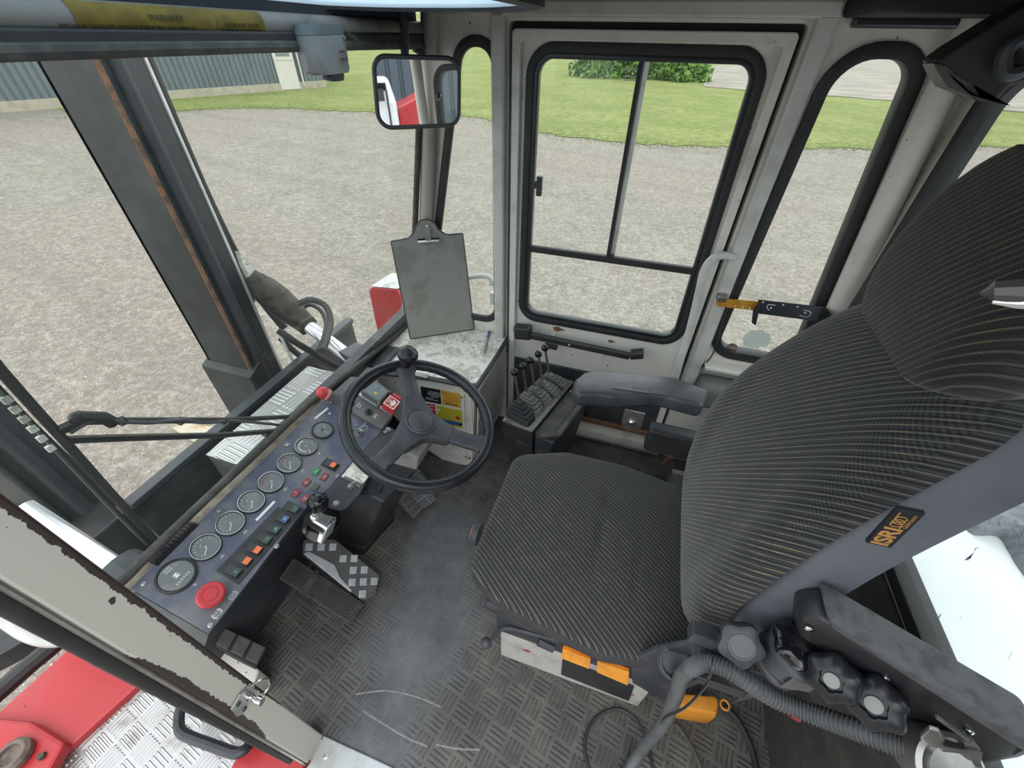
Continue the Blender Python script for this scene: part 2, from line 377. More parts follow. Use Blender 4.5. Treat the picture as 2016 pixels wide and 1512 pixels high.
    base = t.mix(t.step(n3, .40, .66), base, (.40, .37, .32)); pale = t.math('MULTIPLY', t.step(sv, .62, .98), t.step(v2, .50, .22))
    base = t.mix(pale, base, (.66, .63, .56)); dk = t.math('MULTIPLY', t.step(t.xyz(v1)[1], .60, .98), t.step(v2, .50, .22)); base = t.mix(dk, base, (.105, .096, .085)); n4 = t.step(t.noise(4.5, 8, .8), .38, .62); base = t.mix(t.math('MULTIPLY', n4, .38), base, (.155, .138, .115))
    tr = t.math('SINE', t.math('ADD', t.math('MULTIPLY', t.dot(c, (.25, 1, 0)), 2.1), t.math('MULTIPLY', t.noise(.10, 3), 8)))
    base = t.mix(t.math('MULTIPLY', t.step(tr, .6, 1.), .18), base, (.17, .155, .13))
    gr = t.math('MULTIPLY', t.step(t.noise(.35, 5, .7), .60, .72), .35); base = t.mix(gr, base, (.22, .24, .07))
    t.set('Base Color', base); t.set('Roughness', .95); t.spec(.2); t.bump(t.math('ADD', n3, t.math('MULTIPLY', pale, .4)), .7, .02); MT['gravel'] = t.m
    t = NT('grass'); n1 = t.noise(.25, 5, .65); n2 = t.noise(2.4, 6, .7); n3 = t.noise(6, 6, .75, v=t.scale((.45, 1.6, 1)))
    base = t.mix(t.step(n1, .38, .62), (.180, .228, .062), (.262, .295, .105)); base = t.mix(t.step(n2, .42, .72), base, (.125, .168, .043)); base = t.mix(t.step(n3, .45, .72), base, (.37, .375, .165))
    fl = t.step(t.noise(9, 1), .80, .82); t.set('Base Color', t.mix(fl, base, (.75, .70, .30))); t.set('Roughness', .95); t.spec(.15); t.bump(n3, .8, .05); MT['grass'] = t.m
    t = NT('ploughed_earth'); n1 = t.noise(1.2, 6, .7, v=t.scale((.25, 1, 1))); f = t.noise(1.6, 7, .75, v=t.scale((.12, .6, 1)))
    t.set('Base Color', t.mix(t.step(n1, .35, .65), (.30, .27, .225), t.mix(t.step(f, .40, .60), (.15, .135, .115), (.46, .41, .34)))); t.set('Roughness', 1.); t.bump(f, .6, .1); MT['earth'] = t.m
    t = NT('leaves'); t.set('Base Color', t.mix(t.step(t.noise(1.5, 4), .35, .65), (.075, .17, .028), (.16, .28, .05))); t.set('Roughness', .7); MT['leaves'] = t.m
    MT['clad'] = mat('dark_cladding', (.125, .155, .170), .45, col2=(.105, .13, .145), sc_=.6); MT['plinth'] = mat('plinth_concrete', (.42, .38, .30), .9, col2=(.33, .30, .24), sc_=3)
    # dirty glass
    def glass(name, haze, tint, gl=.10, hz=(.8, .86, .84)):
        m = bpy.data.materials.new(name); m.use_nodes = True; n = m.node_tree.nodes; l = m.node_tree.links; n.clear()
        out = n.new('ShaderNodeOutputMaterial'); tr = n.new('ShaderNodeBsdfTransparent'); tr.inputs[0].default_value = (*tint, 1)
        df = n.new('ShaderNodeBsdfDiffuse'); df.inputs[0].default_value = (*hz, 1); gs = n.new('ShaderNodeBsdfGlossy'); gs.inputs['Roughness'].default_value = .02
        tc = n.new('ShaderNodeTexCoord'); nz = n.new('ShaderNodeTexNoise'); nz.inputs['Scale'].default_value = 3.5; nz.inputs['Detail'].default_value = 7; nz.inputs['Roughness'].default_value = .65; l.new(tc.outputs['Object'], nz.inputs[0])
        mr = n.new('ShaderNodeMapRange'); mr.inputs[1].default_value = .35; mr.inputs[2].default_value = .75; mr.inputs[3].default_value = haze*.5; mr.inputs[4].default_value = haze*1.7; l.new(nz.outputs[0], mr.inputs[0])
        m1 = n.new('ShaderNodeMixShader'); l.new(mr.outputs[0], m1.inputs[0]); l.new(tr.outputs[0], m1.inputs[1]); l.new(df.outputs[0], m1.inputs[2])
        lw = n.new('ShaderNodeLayerWeight'); lw.inputs[0].default_value = .5; pw = n.new('ShaderNodeMath'); pw.operation = 'POWER'; pw.inputs[1].default_value = 4.5; l.new(lw.outputs['Facing'], pw.inputs[0]); mu = n.new('ShaderNodeMath'); mu.operation = 'MULTIPLY_ADD'; mu.inputs[1].default_value = .55; mu.inputs[2].default_value = .012; l.new(pw.outputs[0], mu.inputs[0])
        m2 = n.new('ShaderNodeMixShader'); l.new(mu.outputs[0], m2.inputs[0]); l.new(m1.outputs[0], m2.inputs[1]); l.new(gs.outputs[0], m2.inputs[2]); l.new(m2.outputs[0], out.inputs[0]); return m
    MT['glass'] = glass('side_glass', .028, (.965, .985, .970)); MT['windshield'] = glass('windshield_glass', .017, (.96, .98, .965)); MT['glass_roof'] = None
    m = bpy.data.materials.new('roof_panel'); m.use_nodes = True; n = m.node_tree.nodes; l = m.node_tree.links; n.clear(); out = n.new('ShaderNodeOutputMaterial')
    tr = n.new('ShaderNodeBsdfTransparent'); tr.inputs[0].default_value = (.86, .92, .97, 1); tl = n.new('ShaderNodeBsdfTranslucent'); tl.inputs[0].default_value = (.56, .66, .72, 1); mx_ = n.new('ShaderNodeMixShader'); mx_.inputs[0].default_value = .6
    l.new(tr.outputs[0], mx_.inputs[1]); l.new(tl.outputs[0], mx_.inputs[2]); l.new(mx_.outputs[0], out.inputs[0]); MT['glass_roof'] = m
    MT['mirror'] = mat('mirror_silver', (.92, .94, .95), .015, 1., col2=(.9, .92, .94))
    MT['lcd'] = mat('dial_print', (.42, .45, .44), .4); MT['key'] = mat('brass_key', (.62, .52, .36), .3, .9)
    MT['paint_red_worn'] = None
    t = NT('worn_red_paint'); n = t.step(t.noise(26, 4, .55), .70, .72); n2 = t.step(t.noise(4, 6, .6), .5, .75)
    t.set('Base Color', t.mix(n, t.mix(n2, (.50, .036, .040), (.40, .085, .080)), (.075, .065, .065))); t.set('Roughness', .35); MT['red_worn'] = t.m
build_materials()
# ================================================================ SETTING: cab shell
YW = 1.48                                   # inner face of the right wall
def gp(loop): return [V((p[0], p[1])) for p in loop]
# --- floor and front wall
b = bmn(); boxr(b, -.97, .66, .0835, 1.48, -.04, 0); struct('floor', b, MT['mat'])
b = bmn(); boxr(b, -.985, -.945, .06, 1.50, -.04, .585); struct('wall_front', b, MT['dash_dark'])
b = bmn(); boxr(b, -.957, -.905, .085, .80, .575, .598); struct('trim_1', b, mat('dusty_ledge', (.30, .26, .20), .9, col2=(.17, .15, .12), sc_=30), bevel=.004)
b = bmn(); boxr(b, -.572, 1.15, -.045, .083, -.05, .006); struct('trim_2', b, MT['alu'], bevel=.003)
for i in range(9):
    pass
for k, arc in enumerate(([(700, 1367), (760, 1360), (820, 1372), (868, 1392)], [(715, 1400), (755, 1425), (800, 1452), (842, 1470)], [(858, 1466), (900, 1474), (945, 1476)])):
    b = bmn(); tube(b, smooth([P(u, v, 'z', .0004) for u, v in arc], 6), .0028, 6, flat=.12, up=(0, 0, 1)); mk('scuff_mark', b, mat('scuff_grey', (.26, .26, .245), .8, col2=(.18, .18, .17), sc_=60), bpy.data.objects['floor'])
# --- right wall with three openings
fp = rpoly([(-.848, .600), (-.545, .600), (-.541, 1.522), (-.632, 1.522)], [.05, .05, .055, .05], 8)
rp = rpoly([(.360, .645), (.617, .645), (.530, 1.519), (.377, 1.519)], [.06, .06, .055, .085], 8)
door_hole = rpoly([(-.487, .030), (.277, .030), (.277, 1.582), (-.487, 1.582)], .012, 3)
b = bmn()
plate(b, gp([(-.975, -.04), (.70, -.04), (.66, 1.66), (-.735, 1.66)]), [grow(fp, .016), door_hole, grow(rp, .016)], xz(YW), (0, .035, 0))
wall_right = struct('wall_right', b, MT['cream'])
def seal(name, loop, o, i, y, d, parent=None):
    b = bmn(); band(b, grow(loop, o), grow(loop, -i), xz(y), (0, d, 0)); return struct(name, b, MT['rubber'], parent, sm=True, bevel=.003)
def pane(name, loop, y, parent=None, m='glass'):
    b = bmn(); prism(b, [V((p.x, y, p.y)) for p in loop], (0, .005, 0)); return struct(name, b, MT[m], parent)
w1 = pane('window_1', grow(fp, .004), YW+.012); seal('window_seal', fp, .028, .0, YW-.008, .018, w1)
w2 = pane('window_2', grow(rp, .004), YW+.012); seal('window_seal', rp, .034, .0, YW-.008, .05, w2)
# sticker residue and a burn mark on that pane
c0 = P(1487, 668, 'y', YW+.010); rng = random.Random(3)
b = bmn(); pts = []
for k in range(40):
    t = 2*math.pi*k/40; rx = .040*(1+.10*rng.uniform(-1, 1)); rz = .042*(1+.10*rng.uniform(-1, 1)); pts.append(c0+V((math.cos(t)*rx+(.010 if t < .8 or t > 5.6 else 0), 0, math.sin(t)*rz*(1.0))))
prism(b, pts, (0, -.0008, 0)); mk('sticker_residue', b, mat('pale_green_film', (.74, .82, .75), .7, col2=(.68, .76, .70)), w2)
c1 = P(1441, 684, 'y', YW+.010); b = bmn(); lathe(b, [(.019, 0), (.019, .0012)], c1, (0, -1, 0), 20); mk('burn_mark', b, mat('burnt_spot', (.30, .24, .19), .8, col2=(.10, .08, .06), sc_=60), w2)

# --- posts on the right wall
b = bmn(); boxr(b, -.534, -.492, YW-.035, YW+.01, .46, 1.60); struct('trim_3', b, MT['white_paint'], bevel=.008)
b = bmn(); boxr(b, .286, .331, YW-.030, YW+.01, .42, 1.60); struct('trim_4', b, MT['white_paint'], bevel=.008)
b = bmn(); boxr(b, -.74, .33, YW-.03, YW+.01, 1.590, 1.625); struct('trim_5', b, MT['white_paint'], bevel=.006)
b = bmn(); band(b, rpoly([(-.492, .025), (.282, .025), (.282, 1.587), (-.492, 1.587)], .012, 3), rpoly([(-.470, .047), (.260, .047), (.260, 1.565), (-.470, 1.565)], .012, 3), xz(YW+.033), (0, .012, 0)); struct('trim_6', b, MT['rubber'])
# front corner pillar between windshield and narrow pane
b = bmn(); tube(b, smooth([(-.722, 1.462, 1.62), (-.768, 1.464, 1.29), (-.822, 1.464, .97), (-.898, 1.462, .60)], 5), .027, 14); struct('trim_7', b, mat('front_pillar_paint', (.47, .44, .38), .4, col2=(.36, .33, .28), sc_=6), sm=True)
# rear corner pillar
b = bmn(); tube(b, smooth([(.588, 1.455, 1.64), (.600, 1.455, 1.50), (.640, 1.455, 1.05), (.690, 1.455, .55)], 5), .034, 14); struct('trim_8', b, MT['cream'], sm=True)
b = bmn(); tube(b, smooth([(.60, .055, 1.64), (.64, .05, 1.05), (.68, .05, .52)], 5), .032, 12); struct('trim_9', b, MT['cream'], sm=True)

# --- door with window
D1 = Thing('door_1', 'white cab door on the far side with a divided sliding window', 'door', ((-.1), YW, .04)); D1.o['kind'] = 'structure'
dl = rpoly([(-.473, .042), (.262, .042), (.262, 1.566), (-.473, 1.566)], .012, 3)
gl = rpoly([(-.400, .655), (.197, .655), (.186, 1.503), (-.396, 1.503)], .045, 8)
b = bmn(); plate(b, dl, [grow(gl, .014)], xz(YW+.002), (0, .03, 0)); D1.part('door_panel', b, MT['cream'])
b = bmn(); band(b, rpoly([(-.473, .042), (.262, .042), (.262, 1.566), (-.473, 1.566)], .012, 3), rpoly([(-.446, .070), (.235, .070), (.235, 1.540), (-.446, 1.540)], .012, 3), xz(YW-.018), (0, .022, 0)); D1.part('door_rim', b, MT['cream'], bevel=.004)
b = bmn(); band(b, grow(gl, .036), grow(gl, .010), xz(YW-.006), (0, .05, 0)); ds = D1.part('window_seal', b, MT['rubber'], sm=True, bevel=.004)
b = bmn(); band(b, grow(gl, .012), grow(gl, -.003), xz(YW-.002), (0, .03, 0)); D1.part('window_frame', b, mat('window_frame_dark', (.035, .040, .045), .3, .4), sm=True, bevel=.002)
zd = .931
b = bmn(); boxr(b, -.400, .196, YW, YW+.02, zd-.013, zd+.011); D1.part('window_divider', b, MT['rubber'], bevel=.003)
b = bmn(); boxr(b, -.110, -.098, YW, YW+.02, zd+.008, 1.505); D1.part('window_divider', b, MT['rubber'], bevel=.002)
b = bmn(); boxr(b, -.100, -.082, YW+.022, YW+.026, zd+.008, 1.505); D1.part('sliding_pane_edge', b, MT['alu'])
for nm, x0, x1, z0, z1, yy in (('window_pane', -.402, .200, .652, zd, .010), ('window_pane', -.402, -.104, zd, 1.506, .010), ('window_pane', -.104, .200, zd, 1.506, .016)):
    b = bmn(); boxr(b, x0, x1, YW+yy, YW+yy+.004, z0, z1); D1.part(nm, b, MT['glass'])
b = bmn(); q = P(1062, 366, 'y', YW-.02); box(b, q, (.018, .022, .062)); boxr(b, q.x-.03, q.x-.006, YW-.016, YW-.004, q.z-.012, q.z+.012); D1.part('window_latch', b, MT['black'], bevel=.003)
# small print etched in the sliding pane
q = P(1243, 136, 'y', YW+.008); m = basis(q, (1, 0, 0), (0, 0, 1)); b = text_bm('Lindberg', .016, m); D1.part('lettering', b, MT['white'])
for k, ww in enumerate((.040, .034, .044, .026)):
    b2 = bmn(); boxr(b2, q.x-ww/2, q.x+ww/2, YW+.008, YW+.0084, q.z-.018-k*.0085, q.z-.0155-k*.0085)
    if k < 2: D1.part('lettering', b2, MT['white'])
    else: b2.free()
# lower door: dark trim panel, rusty lower edge
b = bmn(); boxr(b, -.452, .250, YW-.008, YW+.003, .145, .412); D1.part('lower_trim_panel', b, MT['dash_dark'], bevel=.004)
b = bmn(); boxr(b, -.452, .236, YW-.020, YW+.003, .118, .143); D1.part('bottom_rail', b, MT['rust'], bevel=.003)
# pull handle bar of the door
q0 = P(1003, 655, 'y', 1.43)
b = bmn(); box(b, P(1030, 653, 'y', 1.43), (.075, .045, .062), M.Rotation(R(-6), 3, 'Y')); D1.part('handle_block', b, MT['black'], bevel=.010)
pa, pb = P(1045, 660, 'y', 1.42), P(1240, 701, 'y', 1.42)
b = bmn(); dv = (pb-pa); L = dv.length; an = math.atan2(dv.z, dv.x); mid = (pa+pb)/2
box(b, mid, (L, .022, .026), M.Rotation(-an, 3, 'Y')); box(b, P(1254, 697, 'y', 1.43), (.050, .040, .028), M.Rotation(-an-.35, 3, 'Y')); box(b, P(1085, 682, 'y', 1.425), (.055, .018, .020), M.Rotation(-an, 3, 'Y'))
D1.part('handle_bar', b, MT['black'], bevel=.004)
for u, v in ((1121, 679), (1090, 660)):
    b = bmn(); lathe(b, [(.006, 0), (.006, .004), (.003, .006)], P(u, v, 'y', 1.408), (0, -1, 0), 10); D1.part('bolt', b, MT['steel'])
for u, v, rr in ((1098, 648, .016), (1203, 672, .010), (1000, 690, .010)):
    b = bmn(); q = P(u, v, 'y', YW+.0005); pts = [q+V((math.cos(t)*rr*1.5*(1+.3*math.sin(3*t+1)), 0, math.sin(t)*rr*.6*(1+.3*math.cos(4*t)))) for t in [k*2*math.pi/18 for k in range(18)]]
    prism(b, pts, (0, -.0006, 0)); D1.part('paint_chip', b, MT['rust'])

# --- rear wall and rear window
XR = .665
rw = rpoly([(.16, .70), (1.372, .70), (1.372, 1.50), (.16, 1.50)], .07, 8)
b = bmn(); plate(b, gp([(.05, -.04), (1.50, -.04), (1.50, 1.66), (.05, 1.66)]), [grow(rw, .012)], yz(XR), (.03, 0, 0)); struct('wall_back', b, MT['cream'])
b = bmn(); prism(b, [V((XR+.012, p.x, p.y)) for p in rw], (.005, 0, 0)); w3 = struct('window_3', b, MT['glass'])
b = bmn(); band(b, grow(rw, .030), rw, yz(XR-.012), (.05, 0, 0)); struct('window_seal', b, MT['rubber'], w3, sm=True, bevel=.004)
b = bmn(); boxr(b, XR-.016, XR, .05, 1.36, .0, .655); struct('trim_22', b, mat('rear_lining', (.045, .042, .038), .85, col2=(.075, .070, .062), sc_=12), bevel=.004)
# padded sill pieces below the rear corner pane
b = bmn(); boxr(b, .33, .66, 1.37, 1.478, .42, .535); struct('trim_10', b, mat('grey_green_pad', (.155, .175, .165), .8, col2=(.21, .23, .215), sc_=8), bevel=.03, seg=3, sm=True)
b = bmn(); boxr(b, .335, .66, 1.42, 1.478, .575, .590); struct('trim_11', b, MT['cream'], bevel=.004)

# --- ceiling with a roof window over the dashboard
roofh = rpoly([(-.80, .04), (-.27, .04), (-.27, 1.13), (-.80, 1.13)], [.08, .08, .24, .2], 8)
b = bmn(); plate(b, gp([(-.90, -.02), (.72, -.02), (.72, 1.52), (-.90, 1.52)]), [roofh], lambda p: V((p[0], p[1], 1.628)), (0, 0, .03)); struct('ceiling', b, MT['dark_liner'])
b = bmn(); band(b, grow(roofh, .030), grow(roofh, -.006), lambda p: V((p[0], p[1], 1.588)), (0, 0, .05)); rs = struct('trim_12', b, MT['rubber'], sm=True)
b = bmn(); prism(b, [V((p.x, p.y, 1.594)) for p in roofh], (0, 0, .006)); struct('window_4', b, MT['glass_roof'])
b = bmn(); boxr(b, .335, .64, 1.20, 1.475, 1.592, 1.640); struct('trim_13', b, MT['dark_liner'], bevel=.01)
b = bmn(); boxr(b, .36, .63, 1.44, 1.475, 1.575, 1.595); struct('trim_14', b, mat('dark_gloss_trim', (.03, .034, .04), .3), bevel=.006)

# --- windshield: leaning plane, curved far edge
WN, W0 = V((1, 0, -.199)), V((-1.0537, 0, 0))
def WP(u, v): return PP(u, v, W0, WN)
def wpt(y, z, off=0): return V((-1.0537+.199*z+off, y, z))
bot = [WP(u, v) for u, v in ((240, 1140), (290, 1090), (400, 985), (500, 893), (600, 800), (700, 720), (740, 690), (795, 645))]
botz = [(p.y, p.z) for p in bot]
loop = [(.085, .70), (.095, .645)] + botz + [(1.425, .53), (1.44, .60), (1.435, 1.44), (1.40, 1.508), (1.34, 1.526), (.16, 1.526), (.10, 1.50), (.085, 1.44)]
b = bmn(); prism(b, [wpt(y, z) for y, z in loop], (-.006, 0, .001)); w5 = struct('window_5', b, MT['windshield'])
b = bmn(); tube(b, smooth([wpt(y, z, .004) for y, z in loop], 4, True), .011, 10, True); struct('window_seal', b, MT['rubber_dusty'], w5, sm=True)
# header beam with labels, dark seal band below
b = bmn(); tube(b, [(-.758, .0, 1.560), (-.758, 1.47, 1.560)], .018, 16); struct('trim_15', b, mat('header_tube_paint', (.20, .19, .17), .5, col2=(.11, .105, .095), sc_=9), sm=True)
b = bmn(); boxr(b, -.751, -.738, .0, 1.46, 1.5245, 1.5495); struct('trim_16', b, MT['rubber'], bevel=.004)
b = bmn(); boxr(b, -.80, -.765, .0, 1.46, 1.560, 1.64); struct('trim_17', b, MT['dark_liner'], bevel=.01)
def on_tube(y0, y1, name, m, txt, ts):
    b = bmn(); rr = .0186; rings = []
    for k in range(9):
        t = R(-62+k*15); rings.append([V((-.758+rr*math.cos(t), y, 1.560+rr*math.sin(t))) for y in (y0, y1)])
    loft(b, rings, cap=False, closed=False); bmesh.ops.solidify(b, geom=b.faces, thickness=.0004)
    o = solo(name, b, m, {'w': 'long dirty yellow warning label wrapped round the windshield header tube', 'n': 'short dirty yellow label beside the warning label on the header tube'}[name[0]], 'label', sm=True, ang=60)
    loc = o.location.copy()
    for s, yy, t, sz in txt:
        t = R(t); m_ = basis(V((-.758+(rr+.0006)*math.cos(t), yy, 1.560+(rr+.0006)*math.sin(t))), (0, 1, 0), (-math.sin(t), 0, math.cos(t)))
        tb = text_bm(s, sz, m_); mk('lettering', tb, mat('dark_olive_ink', (.07, .06, .02), .6), o, off=loc)
a0, a1, a2 = P(143, 30, 'x', -.74).y, P(424, 40, 'x', -.74).y, P(519, 40, 'x', -.74).y
on_tube(a0, a1-.002, 'warning_label', MT['yellow_dirty'], [('WARNING!', (a0+a1)/2+.02, 5, .011), ('DO NOT OPERATE WITHOUT READING THE MANUAL', (a0+a1)/2-.03, -30, .008)], 0)
on_tube(a1+.001, a2, 'notice_label', MT['yellow_dirty'], [('LASMA ROTE TRUCK', (a1+a2)/2, -12, .008), ('IN GEVAL VAN NOODGEVALLEN', (a1+a2)/2, -32, .006)], 0)

# --- near door post with peeling paint, rubber seal along its edge
A0, A1 = P(606, 1504, 'z', 0), P(637, 1448, 'z', 0)
T0, T1 = P(0, 1141, 'x', -.60), P(0, 968, 'x', -.60)
def ext(a, b_, k): return a+(b_-a)*k
poly = [A0, A1, ext(A1, T1, 1.35), ext(A0, T0, 1.45)]
b = bmn(); prism(b, poly, (-.07, 0, 0)); struct('trim_18', b, MT['peel'], bevel=.004)
b = bmn(); pth = [ext(A0, T0, k)+V((-.024, -.010, 0)) for k in (.06, .3, .6, 1, 1.4)]; tube(b, pth, [.008, .010, .013, .015, .016], 12); struct('trim_19', b, MT['rubber'], sm=True)
b = bmn(); tube(b, [ext(A0, T0, k)+V((-.006, -.003, 0)) for k in (.0, .5, 1, 1.4)], .0042, 8); struct('trim_20', b, MT['steel'], sm=True)
# inner side panel below the jamb, at the near end of the dashboard
b = bmn(); pts = [P(u, v, 'z', .10) for u, v in ((395, 1262), (430, 1262), (510, 1318), (500, 1350), (455, 1345))]
prism(b, pts, (0, 0, -.10)); struct('trim_21', b, MT['cream'], bevel=.006)
# ================================================================ DASHBOARD
TL = R(20); DO = V((-.91, 0, .60)); EX = V((0, 1, 0)); EY = V((-math.cos(TL), 0, math.sin(TL))); EZ = EX.cross(EY)
DMX = basis(DO, EX, EY)
def D(u, v, h=0.0):
    q = DMX.inverted() @ PP(u, v, DO+EZ*h, EZ); return V((q.x, q.y))
def DL(a, b_, h=0.0): return DMX @ V((a, b_, h))
def dprism(b, pts, h0, h1): prism(b, [V((p[0], p[1], h0)) for p in pts], (0, 0, h1-h0))
def dfin(b): b.transform(DMX); return b
def c2(x, y): return (240+x/4.2, 760+y/4.2)
def c3(x, y): return (240+x/4.2, 960+y/4.2)
dash = Thing('dashboard', 'long blue dashboard with round gauges and switches under the windshield', 'dashboard', (-.80, .45, .50))
outl = [D(*q) for q in ((256, 1158), (411, 1248), (598, 1003), (640, 968), (757, 842), (700, 802), (668, 775), (640, 786))]
b = bmn(); dprism(b, outl, -.004, 0); dash.part('instrument_panel', dfin(b), MT['dash_blue'], bevel=.0015)
body = [D(*q) for q in ((262, 1160), (410, 1244), (596, 1003), (640, 969), (757, 843), (771, 818), (703, 750), (640, 786))]
b = bmn(); top = [DL(p.x, p.y, -.004) for p in body]; low = [V((q.x-.03 if q.x > -.75 else q.x, q.y, min(q.z-.055, .50))) for q in top]
loft(b, [top, low]); dash.part('body', b, MT['dash_dark'])
# near end cap strip
pa, pb = D(240, 1165), D(405, 1262)
b = bmn(); dprism(b, [D(256, 1158), D(411, 1248), D(398, 1290), D(236, 1178)], -.030, -.003); dash.part('end_cap', dfin(b), MT['dash_grey'], bevel=.002)
# grey far corner plate, riser with hand throttle
b = bmn(); dprism(b, [D(*q) for q in ((640, 786), (668, 775), (694, 812), (720, 770), (703, 742), (690, 742))], -.004, .001); dash.part('corner_plate', dfin(b), MT['dash_grey'], bevel=.001)
b = bmn(); dprism(b, [D(*q, .012) for q in ((694, 811), (751, 845), (772, 818), (706, 776))], -.02, .012); rz = dash.part('throttle_panel', dfin(b), MT['dash_grey'], bevel=.002)
b = bmn(); dprism(b, [D(*q, .016) for q in ((702, 775), (771, 817), (774, 813), (706, 771))], -.02, .016); dash.part('panel_edge', dfin(b), MT['alu'], bevel=.001)
q = D(726, 811, .014); b = bmn(); lathe(b, [(.0125, .012), (.0125, .017), (.0105, .021), (.004, .021), (.0042, .032), (.002, .033)], (q.x, q.y, 0), (0, 0, 1), 20); kn = dash.part('throttle_knob', dfin(b), MT['black'], sm=True)
b = bmn(); rlathe(b, [(.0135, .012), (.0135, .0132), (.012, .0132), (.012, .012)], (q.x, q.y, 0)); dash.part('throttle_ring', dfin(b), MT['steel'])
def dtext(s, u, v, size, h=.0004, rot=0, m='white', name='lettering', par=None, sx=1.0):
    q = D(u, v, h); t = text_bm(s, size, DMX @ M.Translation((q.x, q.y, h)) @ M.Rotation(R(rot), 4, 'Z'), sx=sx); return dash.part(name, t, MT[m], par)
def dlabel(u, v, w_, h_, h=.0006, m='white', rot=0, name='label_strip'):
    q = D(u, v, h); b = bmn(); box(b, (0, 0, h/2), (w_, h_, h)); b.transform(M.Translation((q.x, q.y, 0)) @ M.Rotation(R(rot), 4, 'Z')); return dash.part(name, dfin(b), MT[m])
dtext('HAND', 705, 797, .0075, .0125); dtext('GAS', 709, 800, .0075, .0125)
q = D(739, 819, .0126); b = bmn(); box(b, (q.x, q.y, .0126), (.020, .0075, .0008)); dash.part('label_strip', dfin(b), MT['white']); dtext('CHOKE', 739, 819, .0062, .0132, m='black_st')
dtext('START', 718, 835, .0065); dtext('P', 700, 836, .007)
# blue grey control box with yellow dial, red emergency box
b = bmn(); pts = [D(*q, .036) for q in ((739, 748), (768, 769), (747, 792), (712, 770))]; dprism(b, pts, .0, .036); cb = dash.part('control_box', dfin(b), MT['dash_grey'], bevel=.003)
b = bmn(); ce = sum(pts, V((0, 0)))/4; dprism(b, [ce+(p-ce)*.82 for p in pts], .036, .0365); dash.part('box_face', dfin(b), MT['box_bluegrey'], cb)
q = D(740, 774, .037); b = bmn(); lathe(b, [(.0056, .0363), (.0056, .0375)], (q.x, q.y, 0), (0, 0, 1), 20); dash.part('yellow_dial', dfin(b), MT['yellow'], cb)
b = bmn(); rlathe(b, [(.0036, .0375), (.0036, .0378), (.0027, .0378), (.0027, .0375)], (q.x, q.y, 0), (0, 0, 1), 16); dash.part('dial_ring', dfin(b), MT['amber'], cb)
for u, v in ((739, 762), (743, 760), (751, 769), (754, 766)):
    q = D(u, v, .037); b = bmn(); box(b, (q.x, q.y, .0368), (.0022, .0022, .0008)); dash.part('print_mark', dfin(b), MT['white'], cb)
for u, v in ((767, 771), (746, 794), (742, 750)):
    q = D(u, v, .034); b = bmn(); lathe(b, [(.0055, .0), (.0055, .034), (.0045, .036)], (q.x, q.y, 0), (0, 0, 1), 12); dash.part('screw_post', dfin(b), MT['dash_grey'], cb, sm=True)
rp4 = [D(*q, .045) for q in ((768, 777), (789, 791), (775, 808), (753, 794))]; ce = sum(rp4, V((0, 0)))/4
b = bmn(); dprism(b, rp4, .012, .045); rb = dash.part('emergency_stop_box', dfin(b), MT['red'], bevel=.002)
o1 = rpoly([ce+(p-ce)*.94 for p in rp4], .003, 3); o2 = rpoly([ce+(p-ce)*.80 for p in rp4], .002, 3)
b = bmn(); band(b, o1, o2, lambda p: V((p.x, p.y, .0452)), (0, 0, .0005)); dash.part('white_frame', dfin(b), MT['white'], rb)
ux = (rp4[1]-rp4[0]).normalized(); uy = (rp4[0]-rp4[3]).normalized(); S = (rp4[1]-rp4[0]).length
def rbp(x, y): return V((*(ce+ux*x*S*.5+uy*y*S*.5), .0454))
b = bmn(); prism(b, [rbp(*p) for p in ((-.05, .45), (.20, .58), (.55, .35), (.60, -.05), (.40, -.55), (.05, -.62), (-.05, -.25), (-.28, -.05), (-.22, .10), (.05, .12))], (0, 0, .0005)); dash.part('hand_symbol', dfin(b), MT['white'], rb)
b = bmn(); prism(b, [rbp(*p) for p in ((-.60, -.40), (-.60, .55), (-.52, .55), (-.52, -.22), (-.20, .42), (-.14, .36), (-.48, -.40))], (0, 0, .0005)); dash.part('arrow_symbol', dfin(b), MT['white'], rb)
b = bmn(); tb = D(783, 779, .04); dprism(b, [D(*q, .036) for q in ((772, 777), (776, 773), (790, 782), (787, 787))], .02, .036); dash.part('box_tab', dfin(b), MT['red'], rb)

# red beacon dome with white name band
ax = (V((-.55, -.30, .62))).normalized(); p0 = P(660, 783, 'z', .612)
pk = P(622, 768, 'z', .668); ax = (pk-p0).normalized()
BC = Thing('beacon_button', 'red dome button with white lettering on the far dash corner', 'button', p0)
b = bmn(); lathe(b, [(.020, -.008), (.019, .004), (.0165, .012), (.0185, .020), (.0185, .030)], p0, ax, 20); BC.part('base', b, MT['dash_grey'], sm=True)
b = bmn(); lathe(b, [(.0205, .028), (.0205, .046), (.0195, .054), (.016, .061), (.010, .066), (.003, .068)], p0, ax, 24); dm = BC.part('dome', b, MT['red_btn'], sm=True)
fx, fy, fz = frame_of(ax)
for k, ch in enumerate('SKANDIA'):
    # letters around the band, on the side that faces the seat
    dirs = (CAM-p0); dirs = (dirs-ax*dirs.dot(ax)).normalized(); tang = ax.cross(dirs)
    th = R(-48+k*16); n_ = (dirs*math.cos(th)+tang*math.sin(th)); t_ = (tang*math.cos(th)-dirs*math.sin(th))
    m_ = basis(p0+ax*.037+n_*.0208, t_, ax); BC.part('lettering', text_bm(ch, .0115, m_, bold=.0004), MT['white'], dm)

